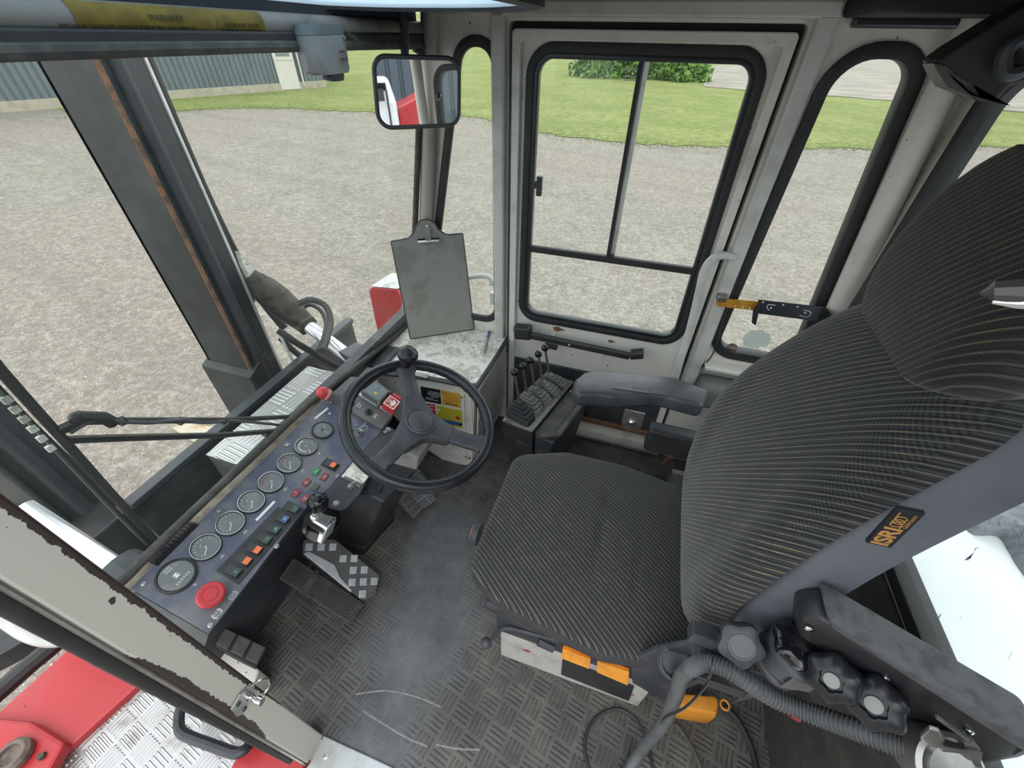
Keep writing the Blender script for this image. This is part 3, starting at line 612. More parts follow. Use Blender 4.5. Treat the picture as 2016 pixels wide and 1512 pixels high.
# gauges
def gauge(u, v, r, chrome=True, kind='needle', label=None):
    q = D(u, v, .004); c = (q.x, q.y, 0)
    b = bmn(); lathe(b, [(r, 0), (r, .005), (r*.90, .0065), (r*.84, .0045), (r*.84, 0)], c, (0, 0, 1), 36); g = dash.part('gauge', dfin(b), MT['rubber'], label=label, sm=True)
    if chrome:
        b = bmn(); rlathe(b, [(r*.97, .0045), (r*.95, .0074), (r*.885, .0074), (r*.875, .0045)], c, (0, 0, 1), 40); dash.part('bezel', dfin(b), MT['bezel'], g, sm=True)
    b = bmn(); lathe(b, [(r*.86, .001), (r*.86, .0042)], c, (0, 0, 1), 36); dash.part('dial', dfin(b), MT['glass_gauge'], g)
    def mark(x, y, w_, h_, rot, m='lcd', hh=.0046, nm='dial_mark', fin=True):
        b = bmn(); box(b, (0, 0, 0), (w_, h_, .0004)); b.transform(M.Translation((q.x+x, q.y+y, hh)) @ M.Rotation(rot, 4, 'Z')); return b
    def put(bs, nm, m):
        t = bmn()
        for x in bs:
            me = bpy.data.meshes.new('x'); x.to_mesh(me); x.free(); t.from_mesh(me); bpy.data.meshes.remove(me)
        dash.part(nm, dfin(t), MT[m], g)
    if kind == 'needle':
        bs = []
        for k in range(9):
            t = R(205-k*23); L = .10 if k % 2 else .16; rr = r*.66; bs.append(mark(math.cos(t)*rr, math.sin(t)*rr, r*L, r*.045, t))
        put(bs, 'dial_marks', 'lcd'); put([mark(0, r*-.02, r*.16, r*.16, .5), mark(r*-.1, r*.3, r*.2, r*.05, .9)], 'dial_symbol', 'lcd')
        t = R(212); put([mark(math.cos(t)*r*.30, math.sin(t)*r*.30-r*.12, r*.55, r*.055, t, hh=.0052)], 'needle', 'white')
    elif kind in ('red', 'redgreen'):
        bs = [mark(math.cos(R(t))*r*.62, math.sin(R(t))*r*.62, r*.16, r*.07, R(t+90)) for t in range(60, 150, 14)]; put(bs, 'red_zone', 'red_lamp')
        if kind == 'redgreen': put([mark(math.cos(R(t))*r*.62, math.sin(R(t))*r*.62, r*.16, r*.07, R(t+90)) for t in range(150, 215, 14)], 'green_zone', 'green_dim')
        t = R(215); put([mark(math.cos(t)*r*.32, math.sin(t)*r*.32-r*.1, r*.52, r*.055, t, hh=.0052)], 'needle', 'white'); put([mark(r*.05, 0, r*.17, r*.17, .4)], 'dial_symbol', 'lcd')
    elif kind == 'fuel':
        bs = [mark(math.cos(R(t))*r*.60, math.sin(R(t))*r*.60, r*.20, r*.10, R(t+90)) for t in range(70, 225, 13)]; put(bs, 'dial_marks', 'white')
        put([mark(r*-.30, r*-.58, r*.45, r*.06, .9, hh=.0052)], 'needle', 'white'); put([mark(0, 0, r*.14, r*.14, .2)], 'dial_symbol', 'lcd')
    elif kind == 'hour':
        bs = [mark(-r*.35+k*r*.15, -r*.42, r*.09, r*.13, 0) for k in range(6)]; put(bs, 'counter', 'lcd')
        hs = bmn(); prism(hs, [(q.x-r*.14, q.y+r*.14, .0045), (q.x+r*.14, q.y+r*.14, .0045), (q.x-r*.14, q.y-r*.14, .0045), (q.x+r*.14, q.y-r*.14, .0045)], (0, 0, .0004)); dash.part('hourglass_symbol', dfin(hs), MT['white'], g)
        put([mark(-r*.12+(k % 4)*r*.1, r*(.50+.16*(k//4)), r*.07, r*.11, 0) for k in range(8)], 'dial_print', 'lcd')
    elif kind == 'plain':
        b = bmn()
        for t in (20, 140, 262): box(b, (q.x+math.cos(R(t))*r*.3, q.y+math.sin(R(t))*r*.3, .0046), (r*.6, r*.05, .0006), M.Rotation(R(t), 3, 'Z'))
        dash.part('scratches', dfin(b), MT['lcd'], g)
        b = bmn(); ball(b, (q.x, q.y+.001, .006), .0028, (1, 1.6, 1), 10, 6); dash.part('stud', dfin(b), MT['black'], g)
def c4(x, y): return (x, y)
gs_ = [((347, 1133), .0395, False, 'hour'), (c3(690, 490), .0335, True, 'needle'), (c2(895, 1133), .0335, True, 'needle'), (c2(1070, 955), .0335, True, 'needle'), (c2(1233, 793), .0335, True, 'red'), (c2(1385, 637), .0335, True, 'redgreen'), (c2(1523, 497), .0335, True, 'fuel'), (c2(1660, 363), .0325, False, 'plain')]
for q, r, ch, kd in gs_: gauge(*q, r, ch, kd)
# rocker switches in their strip
ps = [c3(775, 690), c3(960, 805), c3(1448, 262), c3(1335, 190)]
sp = [D(*q) for q in (c3(778, 690), c3(965, 803), c3(1445, 250), c3(1290, 160))]
b = bmn(); dprism(b, rpoly(sp, .003, 3), 0, .003); sf = dash.part('switch_frame', dfin(b), MT['black'], bevel=.001)
def rocker(u, v, lens, w_=.021, L=.036, frame=True):
    q = D(u, v, .004)
    if frame: b = bmn(); box(b, (q.x, q.y, .0016), (w_*1.35, L*1.32, .0032)); dash.part('switch_bezel', dfin(b), MT['black'], bevel=.001)
    b = bmn(); x0, x1 = q.x-w_/2, q.x+w_/2; y0, y1 = q.y-L/2, q.y+L/2
    prism(b, [(x0, y0, .002), (x0, y0, .0125), (x0, y0+L*.48, .0085), (x0, y1, .0035), (x0, y1, .002)], (w_, 0, 0)); rk = dash.part('rocker_switch', dfin(b), MT['black'], bevel=.0012)
    b = bmn(); prism(b, [(x0+.002, y0+.0015, .0128), (x0+.002, y0+L*.46, .0091), (x0+.002, y0+L*.46, .0081), (x0+.002, y0+.0015, .0118)], (w_-.004, 0, 0)); ln = dash.part('lens', dfin(b), MT[lens], rk)
    return q, L, ln, rk
rk = [((920, 690), 'green_dim'), ((1008, 598), 'orange_lens'), ((1095, 508), 'orange_lens'), ((1175, 423), 'green_dim'), ((1250, 340), 'green_dim'), ((1325, 255), 'blue_lens')]
sym = {0: 'C', 3: '~', 4: 'W', 5: 'D'}
for i, (q, ln) in enumerate(rk):
    u, v = c3(*q); p, L, lo_, rko = rocker(u, v, ln, frame=False)
    if i in sym:
        m_ = DMX @ M.Translation((p.x, p.y-L*.24, .0118)) @ M.Rotation(R(6), 4, 'X'); dash.part('switch_symbol', text_bm(sym[i], .008, m_), MT['white'], rko)
u, v = c3(1408, 172); rocker(u, v, 'green_dim', frame=True)
u, v = c2(1725, 648); rocker(u, v, 'orange_lens', frame=True)
# indicator lamps
for (x, y), m, s in (((1605, 710), 'green_lamp', 'oo'), ((1675, 755), 'red_lamp', '(o)'), ((1525, 800), 'red_lamp', 'Q_'), ((1597, 840), 'grey_lamp', ''), ((1440, 888), 'red_lamp', '7'), ((1513, 933), 'red_lamp', '[]')):
    q = D(*c2(x, y)); b = bmn(); box(b, (q.x, q.y, .0022), (.0235, .0165, .0044)); l_ = dash.part('indicator_lamp', dfin(b), MT[m], bevel=.0008)
    if s: dash.part('symbol', text_bm(s, .0085, DMX @ M.Translation((q.x, q.y, .0047))), MT['white'], l_)
# parking brake mushroom button
q = D(*c3(735, 885), .02); b = bmn(); c = (q.x, q.y, 0)
lathe(b, [(.013, 0), (.013, .012), (.0255, .013), (.0285, .017), (.0285, .021), (.025, .0245), (.017, .0250), (.0165, .0238), (.0145, .0238), (.0140, .0255), (.002, .0262)], c, (0, 0, 1), 36); sb = dash.part('parking_brake_button', dfin(b), MT['red_btn'], sm=True)
b = bmn(); rlathe(b, [(.0225, .0247), (.0225, .0254), (.0195, .0254), (.0195, .0247)], c, (0, 0, 1), 30); dash.part('button_ring', dfin(b), MT['red'], sb)
b = bmn(); q2 = D(*c3(642, 970)); lathe(b, [(.003, 0), (.003, .0008)], (q2.x, q2.y, 0), (0, 0, 1), 12); dash.part('hole', dfin(b), MT['rubber'])
def psym(u, v, filled):
    q = D(u, v); b = bmn(); rlathe(b, [(.0062, .0003), (.0062, .0008), (.0050, .0008), (.0050, .0003)], (q.x, q.y, 0), (0, 0, 1), 24)
    for s in (1, -1):
        arc = [V((q.x+math.cos(R(t))*.0092*s, q.y+math.sin(R(t))*.0092, .0006)) for t in range(-50, 51, 10)]; tube(b, arc, .0016 if filled else .0008, 6)
    dash.part('parking_symbol', dfin(b), MT['white']); dtext('P', u, v, .0085, .0006, 0)
psym(*c3(920, 893), False); psym(*c3(790, 1042), True)
for x, y, f in ((178, 793, c3), (735, 1137, c3), (805, 190, c3), (1280, 485, c3), (1365, 487, c2), (1735, 140, c2), (1785, 745, c2)):
    q = D(*f(x, y)); b = bmn(); lathe(b, [(.0062, 0), (.0060, .0022), (.0035, .0030), (.0033, .0022), (.0001, .0022)], (q.x, q.y, 0), (0, 0, 1), 16); dash.part('screw', dfin(b), MT['steel'], sm=True)
q = D(757, 848); b = bmn(); lathe(b, [(.0062, 0), (.0060, .0022), (.0035, .0030)], (q.x-.004, q.y-.004, 0), (0, 0, 1), 16); dash.part('screw', dfin(b), MT['steel'], sm=True)
s0, s1 = D(*c2(1113, 1110)), D(*c2(1265, 952)); L = (s1-s0).length
dlabel(*c2(1188, 1030), L, .007, name='label_strip', rot=math.degrees(math.atan2((s1-s0).y, (s1-s0).x)))
s0, s1 = D(*c2(1595, 270)), D(*c2(1705, 180)); dlabel(*c2(1650, 225), (s1-s0).length, .007, rot=math.degrees(math.atan2((s1-s0).y, (s1-s0).x)))
for (x, y), f, s in (((605, 803), c3, 'X'), ((830, 568), c3, '-O-'), ((1020, 367), c3, '-O-'), ((1350, 855), c2, '-O-'), ((1495, 703), c2, '-O'), ((1630, 558), c2, 'B'), ((1755, 255), c2, 'r')):
    u, v = f(x, y); dtext(s, u, v, .0095, name='gauge_symbol')
q = D(*c2(1718, 228)); b = bmn(); rlathe(b, [(.0042, 0), (.0042, .001), (.0022, .001), (.0022, 0)], (q.x, q.y, 0), (0, 0, 1), 18); dash.part('indicator_ring', dfin(b), MT['white'])
# louvre strip between dash and windshield
g0, g1 = P(300, 1110, 'z', .602), P(388, 1032, 'z', .602)
b = bmn(); boxr(b, -.935, -.908, g0.y, g1.y, .590, .606)
for k in range(12): y = g0.y+(g1.y-g0.y)*(k+.5)/12; boxr(b, -.932, -.911, y-.003, y+.003, .606, .610)
dash.part('air_louvre', b, MT['black'])
# ignition lock
q = D(708, 850, .01); b = bmn(); lathe(b, [(.0135, 0), (.013, .006), (.0105, .010), (.0105, .014), (.004, .0145)], (q.x, q.y, 0), (0, 0, 1), 24); dash.part('ignition_lock', dfin(b), MT['chrome'], sm=True)
kq = DL(q.x, q.y, .016)
K = Thing('key_ring', 'keys hanging on a ring from the ignition lock behind the steering wheel', 'keys', kq)
b = bmn(); m_ = basis(kq, EX, EZ); box(b, (0, .008, 0), (.020, .016, .0025)); b.transform(basis(kq, (EX+EY*-.5), EZ)); K.part('key', b, MT['chrome'], bevel=.001)
rc = kq+EX*.012-EY*.006+EZ*.004; b = bmn(); tube(b, [rc+(EX*math.cos(t)+(-EY*.8+EZ*.4)*math.sin(t))*.013 for t in [k*2*math.pi/20 for k in range(20)]], .0011, 6, True); K.part('ring', b, MT['steel'], sm=True)
for k, (dx, dl) in enumerate(((0, .042), (.006, .036))):
    p1 = P(722, 858, 'x', rc.x+.004)+V((.002*k, dx*.5, 0)); p2 = P(742, 876, 'x', rc.x+.012)+V((0, dx*.6, .004*k)); b = bmn(); d_ = (p2-p1).normalized(); sd_ = d_.cross(EZ).normalized()
    prism(b, [p1+sd_*.006-d_*.004, p1+sd_*.0075+d_*.006, p1+sd_*.003+d_*.012, p2+sd_*.0025, p2+d_*.003, p2-sd_*.0025, p1-sd_*.003+d_*.012, p1-sd_*.0075+d_*.006, p1-sd_*.006-d_*.004], EZ*.0018); K.part('key', b, MT['key'])
# lower bracket plate over the steering column
bp = [D(*q, -.001) for q in ((640, 966), (695, 907), (760, 838), (790, 852), (735, 920), (727, 938), (708, 972), (676, 1006), (647, 998))]
b = bmn(); dprism(b, rpoly(bp, [.002, .001, .004, .01, .002, .003, .004, .022, .006], 4), -.008, -.001); dash.part('column_bracket', dfin(b), MT['dash_dark'], bevel=.001)
b = bmn(); dprism(b, [D(*q) for q in ((672, 938), (697, 908), (727, 937), (708, 959))], -.001, .0004); pl_ = dash.part('type_plate', dfin(b), MT['lid'])
b = bmn(); dprism(b, [D(*q) for q in ((674, 941), (679, 937), (713, 952), (709, 959))], .0003, .0008); dash.part('plate_footer', dfin(b), MT['dash_grey'], pl_)
dtext('VISSER', 696, 949, .006, .001, -24, par=pl_)
for u, v in ((690, 957), (662, 991), (764, 846)):
    q = D(u, v); b = bmn(); lathe(b, [(.010, -.001), (.010, .001), (.0068, .001), (.0068, .0065), (.005, .0075)], (q.x, q.y, 0), (0, 0, 1), 6 if u < 700 else 12); dash.part('bolt', dfin(b), MT['steel'])

# direction lever with chrome housing
GL = Thing('direction_lever', 'black ball gear lever on a chrome box at the inner dash edge', 'lever', P(630, 1050, 'z', .47))
Tq = [P(597, 1015, 'z', .505), P(616, 1003, 'z', .508), P(666, 1018, 'z', .494), P(643, 1043, 'z', .491)]
dl0, dl3 = P(591, 1049, 'z', .462)-Tq[0], P(633, 1074, 'z', .450)-Tq[3]
Bq = [Tq[0]+dl0, Tq[1]+dl0, Tq[2]+dl3, Tq[3]+dl3]
b = bmn(); loft(b, [Tq, Bq]); GL.part('housing', b, MT['chrome'], bevel=.005, seg=3)
nf = (Tq[3]-Tq[0]).cross(Bq[0]-Tq[0]).normalized(); nf = nf if nf.dot(CAM-Tq[0]) > 0 else -nf
fq = lambda s_, t_: (Tq[0]*(1-s_)+Tq[3]*s_)*(1-t_)+(Bq[0]*(1-s_)+Bq[3]*s_)*t_
b = bmn(); prism(b, [fq(.24, .36), fq(.76, .36), fq(.76, 1.02), fq(.24, 1.02)], nf*.0015); GL.part('dark_insert', b, MT['black_gloss'])
b = bmn(); tq = lambda s_, t_: (Tq[0]*(1-s_)+Tq[1]*s_)*(1-t_)+(Tq[3]*(1-s_)+Tq[2]*s_)*t_
b = bmn(); prism(b, [tq(.12, .42)+V((0, 0, .0012)), tq(.88, .36)+V((0, 0, .0012)), tq(.88, .88)+V((0, 0, .0012)), tq(.12, .92)+V((0, 0, .0012))], (0, 0, .0008)); GL.part('top_plate', b, MT['steel'])
b = bmn(); lathe(b, [(.0028, 0), (.0026, .002)], tq(.5, .93)+V((0, 0, .001)), (0, 0, 1), 10); GL.part('screw', b, MT['black'])
st = D(623, 1012, .0); s0 = DL(st.x, st.y, -.004); s1 = P(626, 988, 'x', s0.x+.012)
b = bmn(); lathe(b, [(.0115, 0), (.0115, .006), (.0085, .008), (.0075, .030)], s0, s1-s0, 18); GL.part('stem', b, MT['steel'], sm=True)
b = bmn(); ball(b, s0+(s1-s0).normalized()*.048, .0285, (1, 1, 1), 28, 18); GL.part('ball_knob', b, MT['black_gloss'], sm=True, ang=80)

# ================================================================ STEERING WHEEL
WC = V((-.479, .699, .729)); WNm = V((.371, -.048, .927)).normalized(); WA = V((-.928, 0, .372)).normalized(); WB = WNm.cross(WA)
WM = M(((WA.x, WB.x, WNm.x, WC.x), (WA.y, WB.y, WNm.y, WC.y), (WA.z, WB.z, WNm.z, WC.z), (0, 0, 0, 1)))
def wpx(u, v): q = WM.inverted() @ PP(u, v, WC, WNm); return math.atan2(q.y, q.x)
SW = Thing('steering_wheel', 'large black three spoke steering wheel with a spinner knob', 'steering wheel', WC-WNm*.10)
RW = .1985
b = bmn(); n = 96; rings = []
for k in range(n):
    t = 2*math.pi*k/n; c = V((math.cos(t), math.sin(t), 0)); inn = .0012*math.cos(t*40) if True else 0; ring = []
    for j in range(14):
        f = 2*math.pi*j/14; rr = .0165+(inn*max(0, -math.cos(f))*1.6); ring.append(c*(RW+math.cos(f)*rr)+V((0, 0, math.sin(f)*.0165)))
    rings.append(ring)
rings.append(rings[0]); loft(b, rings, cap=False); bmesh.ops.remove_doubles(b, verts=b.verts, dist=1e-6); b.transform(WM); SW.part('rim', b, MT['wheel'], sm=True, ang=80)
angs = [wpx(802, 735), wpx(935, 868), wpx(738, 920)]
b = bmn(); hub = []
for i in range(3):
    a = angs[i]; nx = angs[(i+1) % 3]; 
srt = sorted(angs)
hp = []
for i, a in enumerate(srt):
    d = V((math.cos(a), math.sin(a))); pp_ = V((-d.y, d.x)); hp += [d*.098-pp_*.026, d*.098+pp_*.026]
    a2 = srt[(i+1) % 3]+(2*math.pi if i == 2 else 0); mm = (a+a2)/2; hp += [V((math.cos(mm), math.sin(mm)))*.052]
hp = rpoly(hp, [.006, .006, .05]*3, 5)
loft(b, [[V((p.x*.96, p.y*.96, -.040)) for p in hp], [V((p.x, p.y, -.022)) for p in hp], [V((p.x*.94, p.y*.94, -.008)) for p in hp]]); b.transform(WM); SW.part('hub', b, MT['wheel_hub'], bevel=.003, sm=True, ang=50)
for a in srt:
    d = V((math.cos(a), math.sin(a), 0)); s_ = V((-d.y, d.x, 0)); rings = []
    for r_, w_, z_, h_ in ((.085, .024, -.020, .010), (.140, .023, -.015, .010), (.168, .024, -.009, .010), (.183, .034, -.002, .010), (.192, .040, .0, .008)):
        rings.append([d*r_+s_*w_*x+V((0, 0, z_+h_*y)) for x, y in ((-1, -.6), (-.7, -1), (.7, -1), (1, -.6), (1, .5), (.7, 1), (-.7, 1), (-1, .5))])
    b = bmn(); loft(b, rings); b.transform(WM); SW.part('spoke', b, MT['wheel_hub'] if True else 0, sm=True, ang=50)
b = bmn(); lathe(b, [(.044, -.012), (.044, -.004), (.040, -.001), (.036, -.004), (.033, -.001), (.030, .001), (.001, .003)], (0, 0, 0), (0, 0, 1), 40); b.transform(WM); SW.part('horn_cap', b, MT['wheel_hub'], sm=True, ang=30)
ka = angs[0]; kc = V((math.cos(ka)*RW, math.sin(ka)*RW, .012)); b = bmn()
lathe(b, [(.020, -.012), (.019, .004), (.014, .014), (.012, .022)], kc, (0, 0, 1), 20); b.transform(WM); SW.part('knob_clamp', b, MT['wheel'], sm=True)
b = bmn(); lathe(b, [(.010, .018), (.027, .026), (.031, .035), (.030, .043), (.024, .051), (.013, .056), (.001, .0575)], kc, (0, 0, 1), 28); b.transform(WM); SW.part('spinner_knob', b, MT['wheel'], sm=True, ang=60)
b = bmn(); lathe(b, [(.034, -.038), (.032, -.055), (.025, -.060), (.024, -.155)], (0, 0, 0), (0, 0, 1), 24); b.transform(WM); SW.part('column_tube', b, mat('column_grey', (.26, .255, .24), .5, col2=(.18, .175, .16)), sm=True)
# column housing down to the floor
SC = Thing('steering_column', 'black boxed steering column standing on the cab floor', 'steering column', (-.80, .66, 0))
hb = WM @ V((0, 0, -.135))
b = bmn(); u_ = [V((-.045, -.045, 0)), V((.045, -.045, 0)), V((.045, .045, 0)), V((-.045, .045, 0))]
loft(b, [[hb+q+V((.0, 0, .015+q.x*-.25)) for q in u_], [hb+q*1.25+V((-.02, 0, -.045)) for q in u_]]); SC.part('collar', b, mat('column_grey', (.26, .255, .24), .5), bevel=.005)
tp = [V((-.735, .590, .475)), V((-.595, .590, .43)), V((-.560, .745, .43)), V((-.715, .745, .475))]
bt = [V((-.885, .596, .05)), V((-.765, .596, .05)), V((-.735, .74, .05)), V((-.86, .74, .05))]
b = bmn(); loft(b, [tp, bt]); SC.part('housing', b, MT['black'], bevel=.006)
b = bmn(); loft(b, [[V((q.x*1.0+(q.x+.81)*.12, q.y+(q.y-.665)*.12, .052)) for q in bt], [V((q.x+(q.x+.81)*.25-.015, q.y+(q.y-.665)*.25, 0)) for q in bt]]); SC.part('foot_boot', b, MT['rubber'], bevel=.008)
for k in range(3):
    b = bmn(); tube(b, smooth([P(703-k*3, 958+k*8, 'z', .46), P(735, 962+k*6, 'z', .44), P(752, 946+k*5, 'z', .455)], 5), .005, 8); SC.part('cable', b, MT['rubber'], sm=True)

# ================================================================ PEDALS
def pedal_plane(p0, nrm): return lambda u, v: PP(u, v, p0, nrm)
# chrome accelerator pedal with cut-outs
pc = P(742, 1168, 'z', .035); nn = V((math.sin(R(38)), -.05, math.cos(R(38)))).normalized(); f = pedal_plane(pc, nn)
AP = Thing('accelerator_pedal', 'polished metal pedal with square holes below the gear lever', 'pedal', (pc.x-.12, pc.y, 0))
out = [f(u, v) for u, v in ((597, 1062), (660, 1063), (747, 1133), (738, 1172), (716, 1183), (596, 1092))]
mx = basis(out[5], out[4]-out[5], nn.cross(out[4]-out[5])); mi = mx.inverted(); o2 = [(mi @ q) for q in out]; o2 = [V((q.x, q.y)) for q in o2]
ol = rpoly(o2, .012, 5); 
b = bmn(); plate(b, ol, [], lambda p: V((p[0], p[1], -.006)), (0, 0, .006)); b.transform(mx); AP.part('pedal_plate', b, mat('dark_pedal_recess', (.10, .10, .10), .5))
b = bmn(); xs = [p.x for p in o2]; ys = [p.y for p in o2]; W_ = max(xs)-min(xs); H_ = max(ys)-min(ys)
# lower left polished area plus raised squares
def inside(x, y):
    c = False; j = len(ol)-1
    for i in range(len(ol)):
        if (ol[i].y > y) != (ol[j].y > y) and x < (ol[j].x-ol[i].x)*(y-ol[i].y)/(ol[j].y-ol[i].y)+ol[i].x: c = not c
        j = i
    return c
def inpoly(pl__, x, y):
    c = False; j = len(pl__)-1
    for i in range(len(pl__)):
        if (pl__[i].y > y) != (pl__[j].y > y) and x < (pl__[j].x-pl__[i].x)*(y-pl__[i].y)/(pl__[j].y-pl__[i].y)+pl__[i].x: c = not c
        j = i
    return c
low = [(lambda q: V((q.x, q.y)))(mi @ f(u, v)) for u, v in ((598, 1090), (606, 1085), (632, 1098), (658, 1112), (670, 1138), (692, 1162), (690, 1166))]
g = .026; da = V((.72, .69)); db = V((-.69, .72)); da = V((1, .05)).normalized()
mi_pts = [mi @ f(u, v) for u, v in ((632, 1077), (655, 1077))]; da = V(((mi_pts[1]-mi_pts[0]).x, (mi_pts[1]-mi_pts[0]).y)); pit = da.length*1.0; da.normalize(); db = V((-da.y, da.x))
for i in range(-14, 15):
    for j in range(-14, 15):
        p = V((mi_pts[0].x, mi_pts[0].y))+da*pit*i+db*pit*j
        cs_ = [p+da*(pit*.31*sx__)+db*(pit*.31*sy__) for sx__ in (-1, 1) for sy__ in (-1, 1)]
        if inside(p.x, p.y) and sum(inside(c__.x, c__.y) for c__ in cs_) >= 3 and not any(inpoly(low, c__.x, c__.y) for c__ in cs_) and not inpoly(low, p.x, p.y):
            box(b, (p.x, p.y, .0015), (pit*.62, pit*.62, .003), M.Rotation(math.atan2(da.y, da.x), 3, 'Z'))
prism(b, [(p.x, p.y, 0) for p in low if True], (0, 0, .003)); b.transform(mx); AP.part('polished_tread', b, mat('polished_alu', (.66, .68, .70), .32, .55, col2=(.52, .54, .56)), bevel=.001)
# ribbed black pedal
nn2 = V((math.sin(R(32)), 0, math.cos(R(32)))).normalized(); pr = P(700, 1215, 'z', .03); f2 = pedal_plane(pr, nn2)
BP = Thing('brake_pedal', 'long ribbed black rubber pedal left of the polished pedal', 'pedal', (pr.x-.1, pr.y, 0))
o = [f2(u, v) for u, v in ((578, 1098), (717, 1189), (692, 1229), (550, 1138))]
b = bmn(); prism(b, o, -nn2*.012); BP.part('pad', b, mat('worn_pedal_rubber', (.085, .083, .076), .8, col2=(.055, .054, .050), sc_=25), bevel=.004)
b = bmn()
for k in range(9):
    t = (k+.5)/9; a = o[0]+(o[3]-o[0])*t; c = o[1]+(o[2]-o[1])*t; d_ = (c-a); wv = (o[3]-o[0])*.028
    for s0_, s1_ in ((.03, .28), (.36, .97)): prism(b, [a+d_*s0_-wv, a+d_*s1_-wv, a+d_*s1_+wv, a+d_*s0_+wv], nn2*.004)
BP.part('ribs', b, MT['rubber_dusty'])
b = bmn(); tube(b, [o[0]+(o[1]-o[0])*.3+V((0, 0, -.01)), V((o[0].x-.02, o[0].y+.02, .02)), ], .010, 8); BP.part('pedal_arm', b, MT['black'])
# right foot rest with grey tread plate
nn3 = V((math.sin(R(22)), 0, math.cos(R(22)))).normalized(); pf = P(822, 1018, 'z', .03); f3 = pedal_plane(pf, nn3)
FP = Thing('foot_plate', 'grey tread plate foot rest on the floor beneath the wheel', 'foot rest', (pf.x-.05, pf.y, 0))
o = [f3(u, v) for u, v in ((818, 915), (848, 952), (858, 985), (831, 1003), (803, 965), (796, 930))]
b = bmn(); prism(b, o, -nn3*.006); FP.part('tread_plate', b, MT['grey_tread'])
o = [f3(u, v) for u, v in ((790, 940), (803, 966), (832, 1003), (815, 1020), (786, 990), (776, 960))]
b = bmn(); prism(b, o, -nn3*.012); FP.part('rubber_pad', b, mat('grey_pedal_rubber', (.13, .125, .115), .8), bevel=.003)
b = bmn(); 
for i in range(3):
    for j in range(5):
        a = o[0]+(o[5]-o[0])*(.2+.3*i); c = o[2]+(o[3]-o[2])*(.2+.3*i); q = a+(c-a)*(.12+.19*j); lathe(b, [(.006, 0), (.005, .003), (.001, .0035)], q, nn3, 8)
FP.part('studs', b, MT['rubber_dusty'])
# small black three part pedal by the door
nn4 = V((.45, 0, .89)).normalized(); pq = P(500, 1330, 'z', .10); f4 = pedal_plane(pq, nn4)
PB = Thing('clutch_pedal', 'small black three block pedal next to the door post', 'pedal', (pq.x-.05, pq.y+.03, 0))
o = [f4(u, v) for u, v in ((442, 1234), (527, 1274), (503, 1318), (420, 1272))]
b = bmn(); prism(b, o, -nn4*.03); PB.part('pedal_base', b, MT['rubber'], bevel=.003)
for k in range(3):
    a = (k+.06)/3; c = (k+.90)/3; lp = lambda s, t: o[0]+(o[1]-o[0])*s+(o[3]-o[0])*t
    b = bmn(); prism(b, [lp(a, .05), lp(c, .05), lp(c, .92), lp(a, .92)], nn4*.010); PB.part('pedal_block', b, mat('pedal_block_rubber', (.060, .062, .062), .6, col2=(.085, .085, .08), sc_=30), bevel=.003)
# ================================================================ HEATER BOX IN THE CORNER
ZB = .52
HB = Thing('heater_box', 'cream heater box with stickers and a mesh side in the front corner', 'box', (-.68, 1.28, 0))
q0, q1 = P(754, 736, 'z', ZB), P(936, 759, 'z', ZB)
fr = [(-.965, .30), (-.965, ZB-.012), (-.495, ZB-.012), (-.530, .012), (-.60, .0), (-.685, .0), (-.775, .055), (-.87, .18)]
b = bmn(); f_ = [V((x, 1.112, z)) for x, z in fr]; k_ = [V((x if x < -.6 else x+.006, 1.474, z)) for x, z in fr]; loft(b, [f_, k_]); HB.part('case', b, MT['cream'], bevel=.003)
lid = [V((-.865, 1.070)), V((-.70, 1.098)), V((-.55, 1.106)), V((-.488, 1.125)), V((-.480, 1.474)), V((-.955, 1.474)), V((-.955, 1.02)), V((-.93, 1.0))]
b = bmn(); prism(b, [V((p.x, p.y, ZB-.012)) for p in lid], (0, 0, .012)); HB.part('lid', b, MT['lid'], bevel=.002)
b = bmn(); tube(b, smooth([V((p.x, p.y, ZB-.008)) for p in (lid[0], lid[1], lid[2], V((-.500, 1.108)), lid[3], V((-.482, 1.30)), lid[4])], 5), .010, 10); HB.part('edge_trim', b, MT['dash_dark'], sm=True)
# removable front panel with stickers
YF = 1.1105
def FPx(u, v): q = P(u, v, 'y', YF); return V((q.x, q.z))
pn = [FPx(*q) for q in ((800, 753), (913, 776), (920, 870), (917, 905), (872, 905), (826, 868))]
pn = [V((-.86, .47)), FPx(914, 776), FPx(919, 875), FPx(919, 905), V((-.68, .03)), V((-.80, .14))]
b = bmn(); prism(b, [V((p.x, YF, p.y)) for p in pn], (0, -.004, 0)); HB.part('front_panel', b, MT['cream'], bevel=.001)
def sticker(name, quad, m, label):
    b = bmn(); pts = [P(u, v, 'y', YF-.0045) for u, v in quad]; prism(b, pts, (0, -.0006, 0)); return HB.part(name, b, MT[m], label=label), pts
def st_pt(pts, s, t): return pts[0]+(pts[1]-pts[0])*s+(pts[3]-pts[0])*t
def st_bar(pts, s0, s1, t, h, m, par, nm='print_line'):
    b = bmn(); prism(b, [st_pt(pts, s0, t)+V((0, -.0007, 0)), st_pt(pts, s1, t)+V((0, -.0007, 0)), st_pt(pts, s1, t+h)+V((0, -.0007, 0)), st_pt(pts, s0, t+h)+V((0, -.0007, 0))], (0, -.0003, 0)); return HB.part(nm, b, MT[m], par)
def st_text(s, pts, x, y, size, m, par, bold=0): HB.part('lettering', text_bm(s, size, basis(st_pt(pts, x, y)+V((0, -.0008, 0)), pts[1]-pts[0], pts[0]-pts[3]), bold=bold), MT[m], par)
def cz(x, y): return (800+x/12.6, 740+y/12.6)
s1, p1 = sticker('sticker', [cz(350, 260), cz(840, 345), cz(865, 705), cz(385, 605)], 'black_st', 'black sticker with lines of white text')
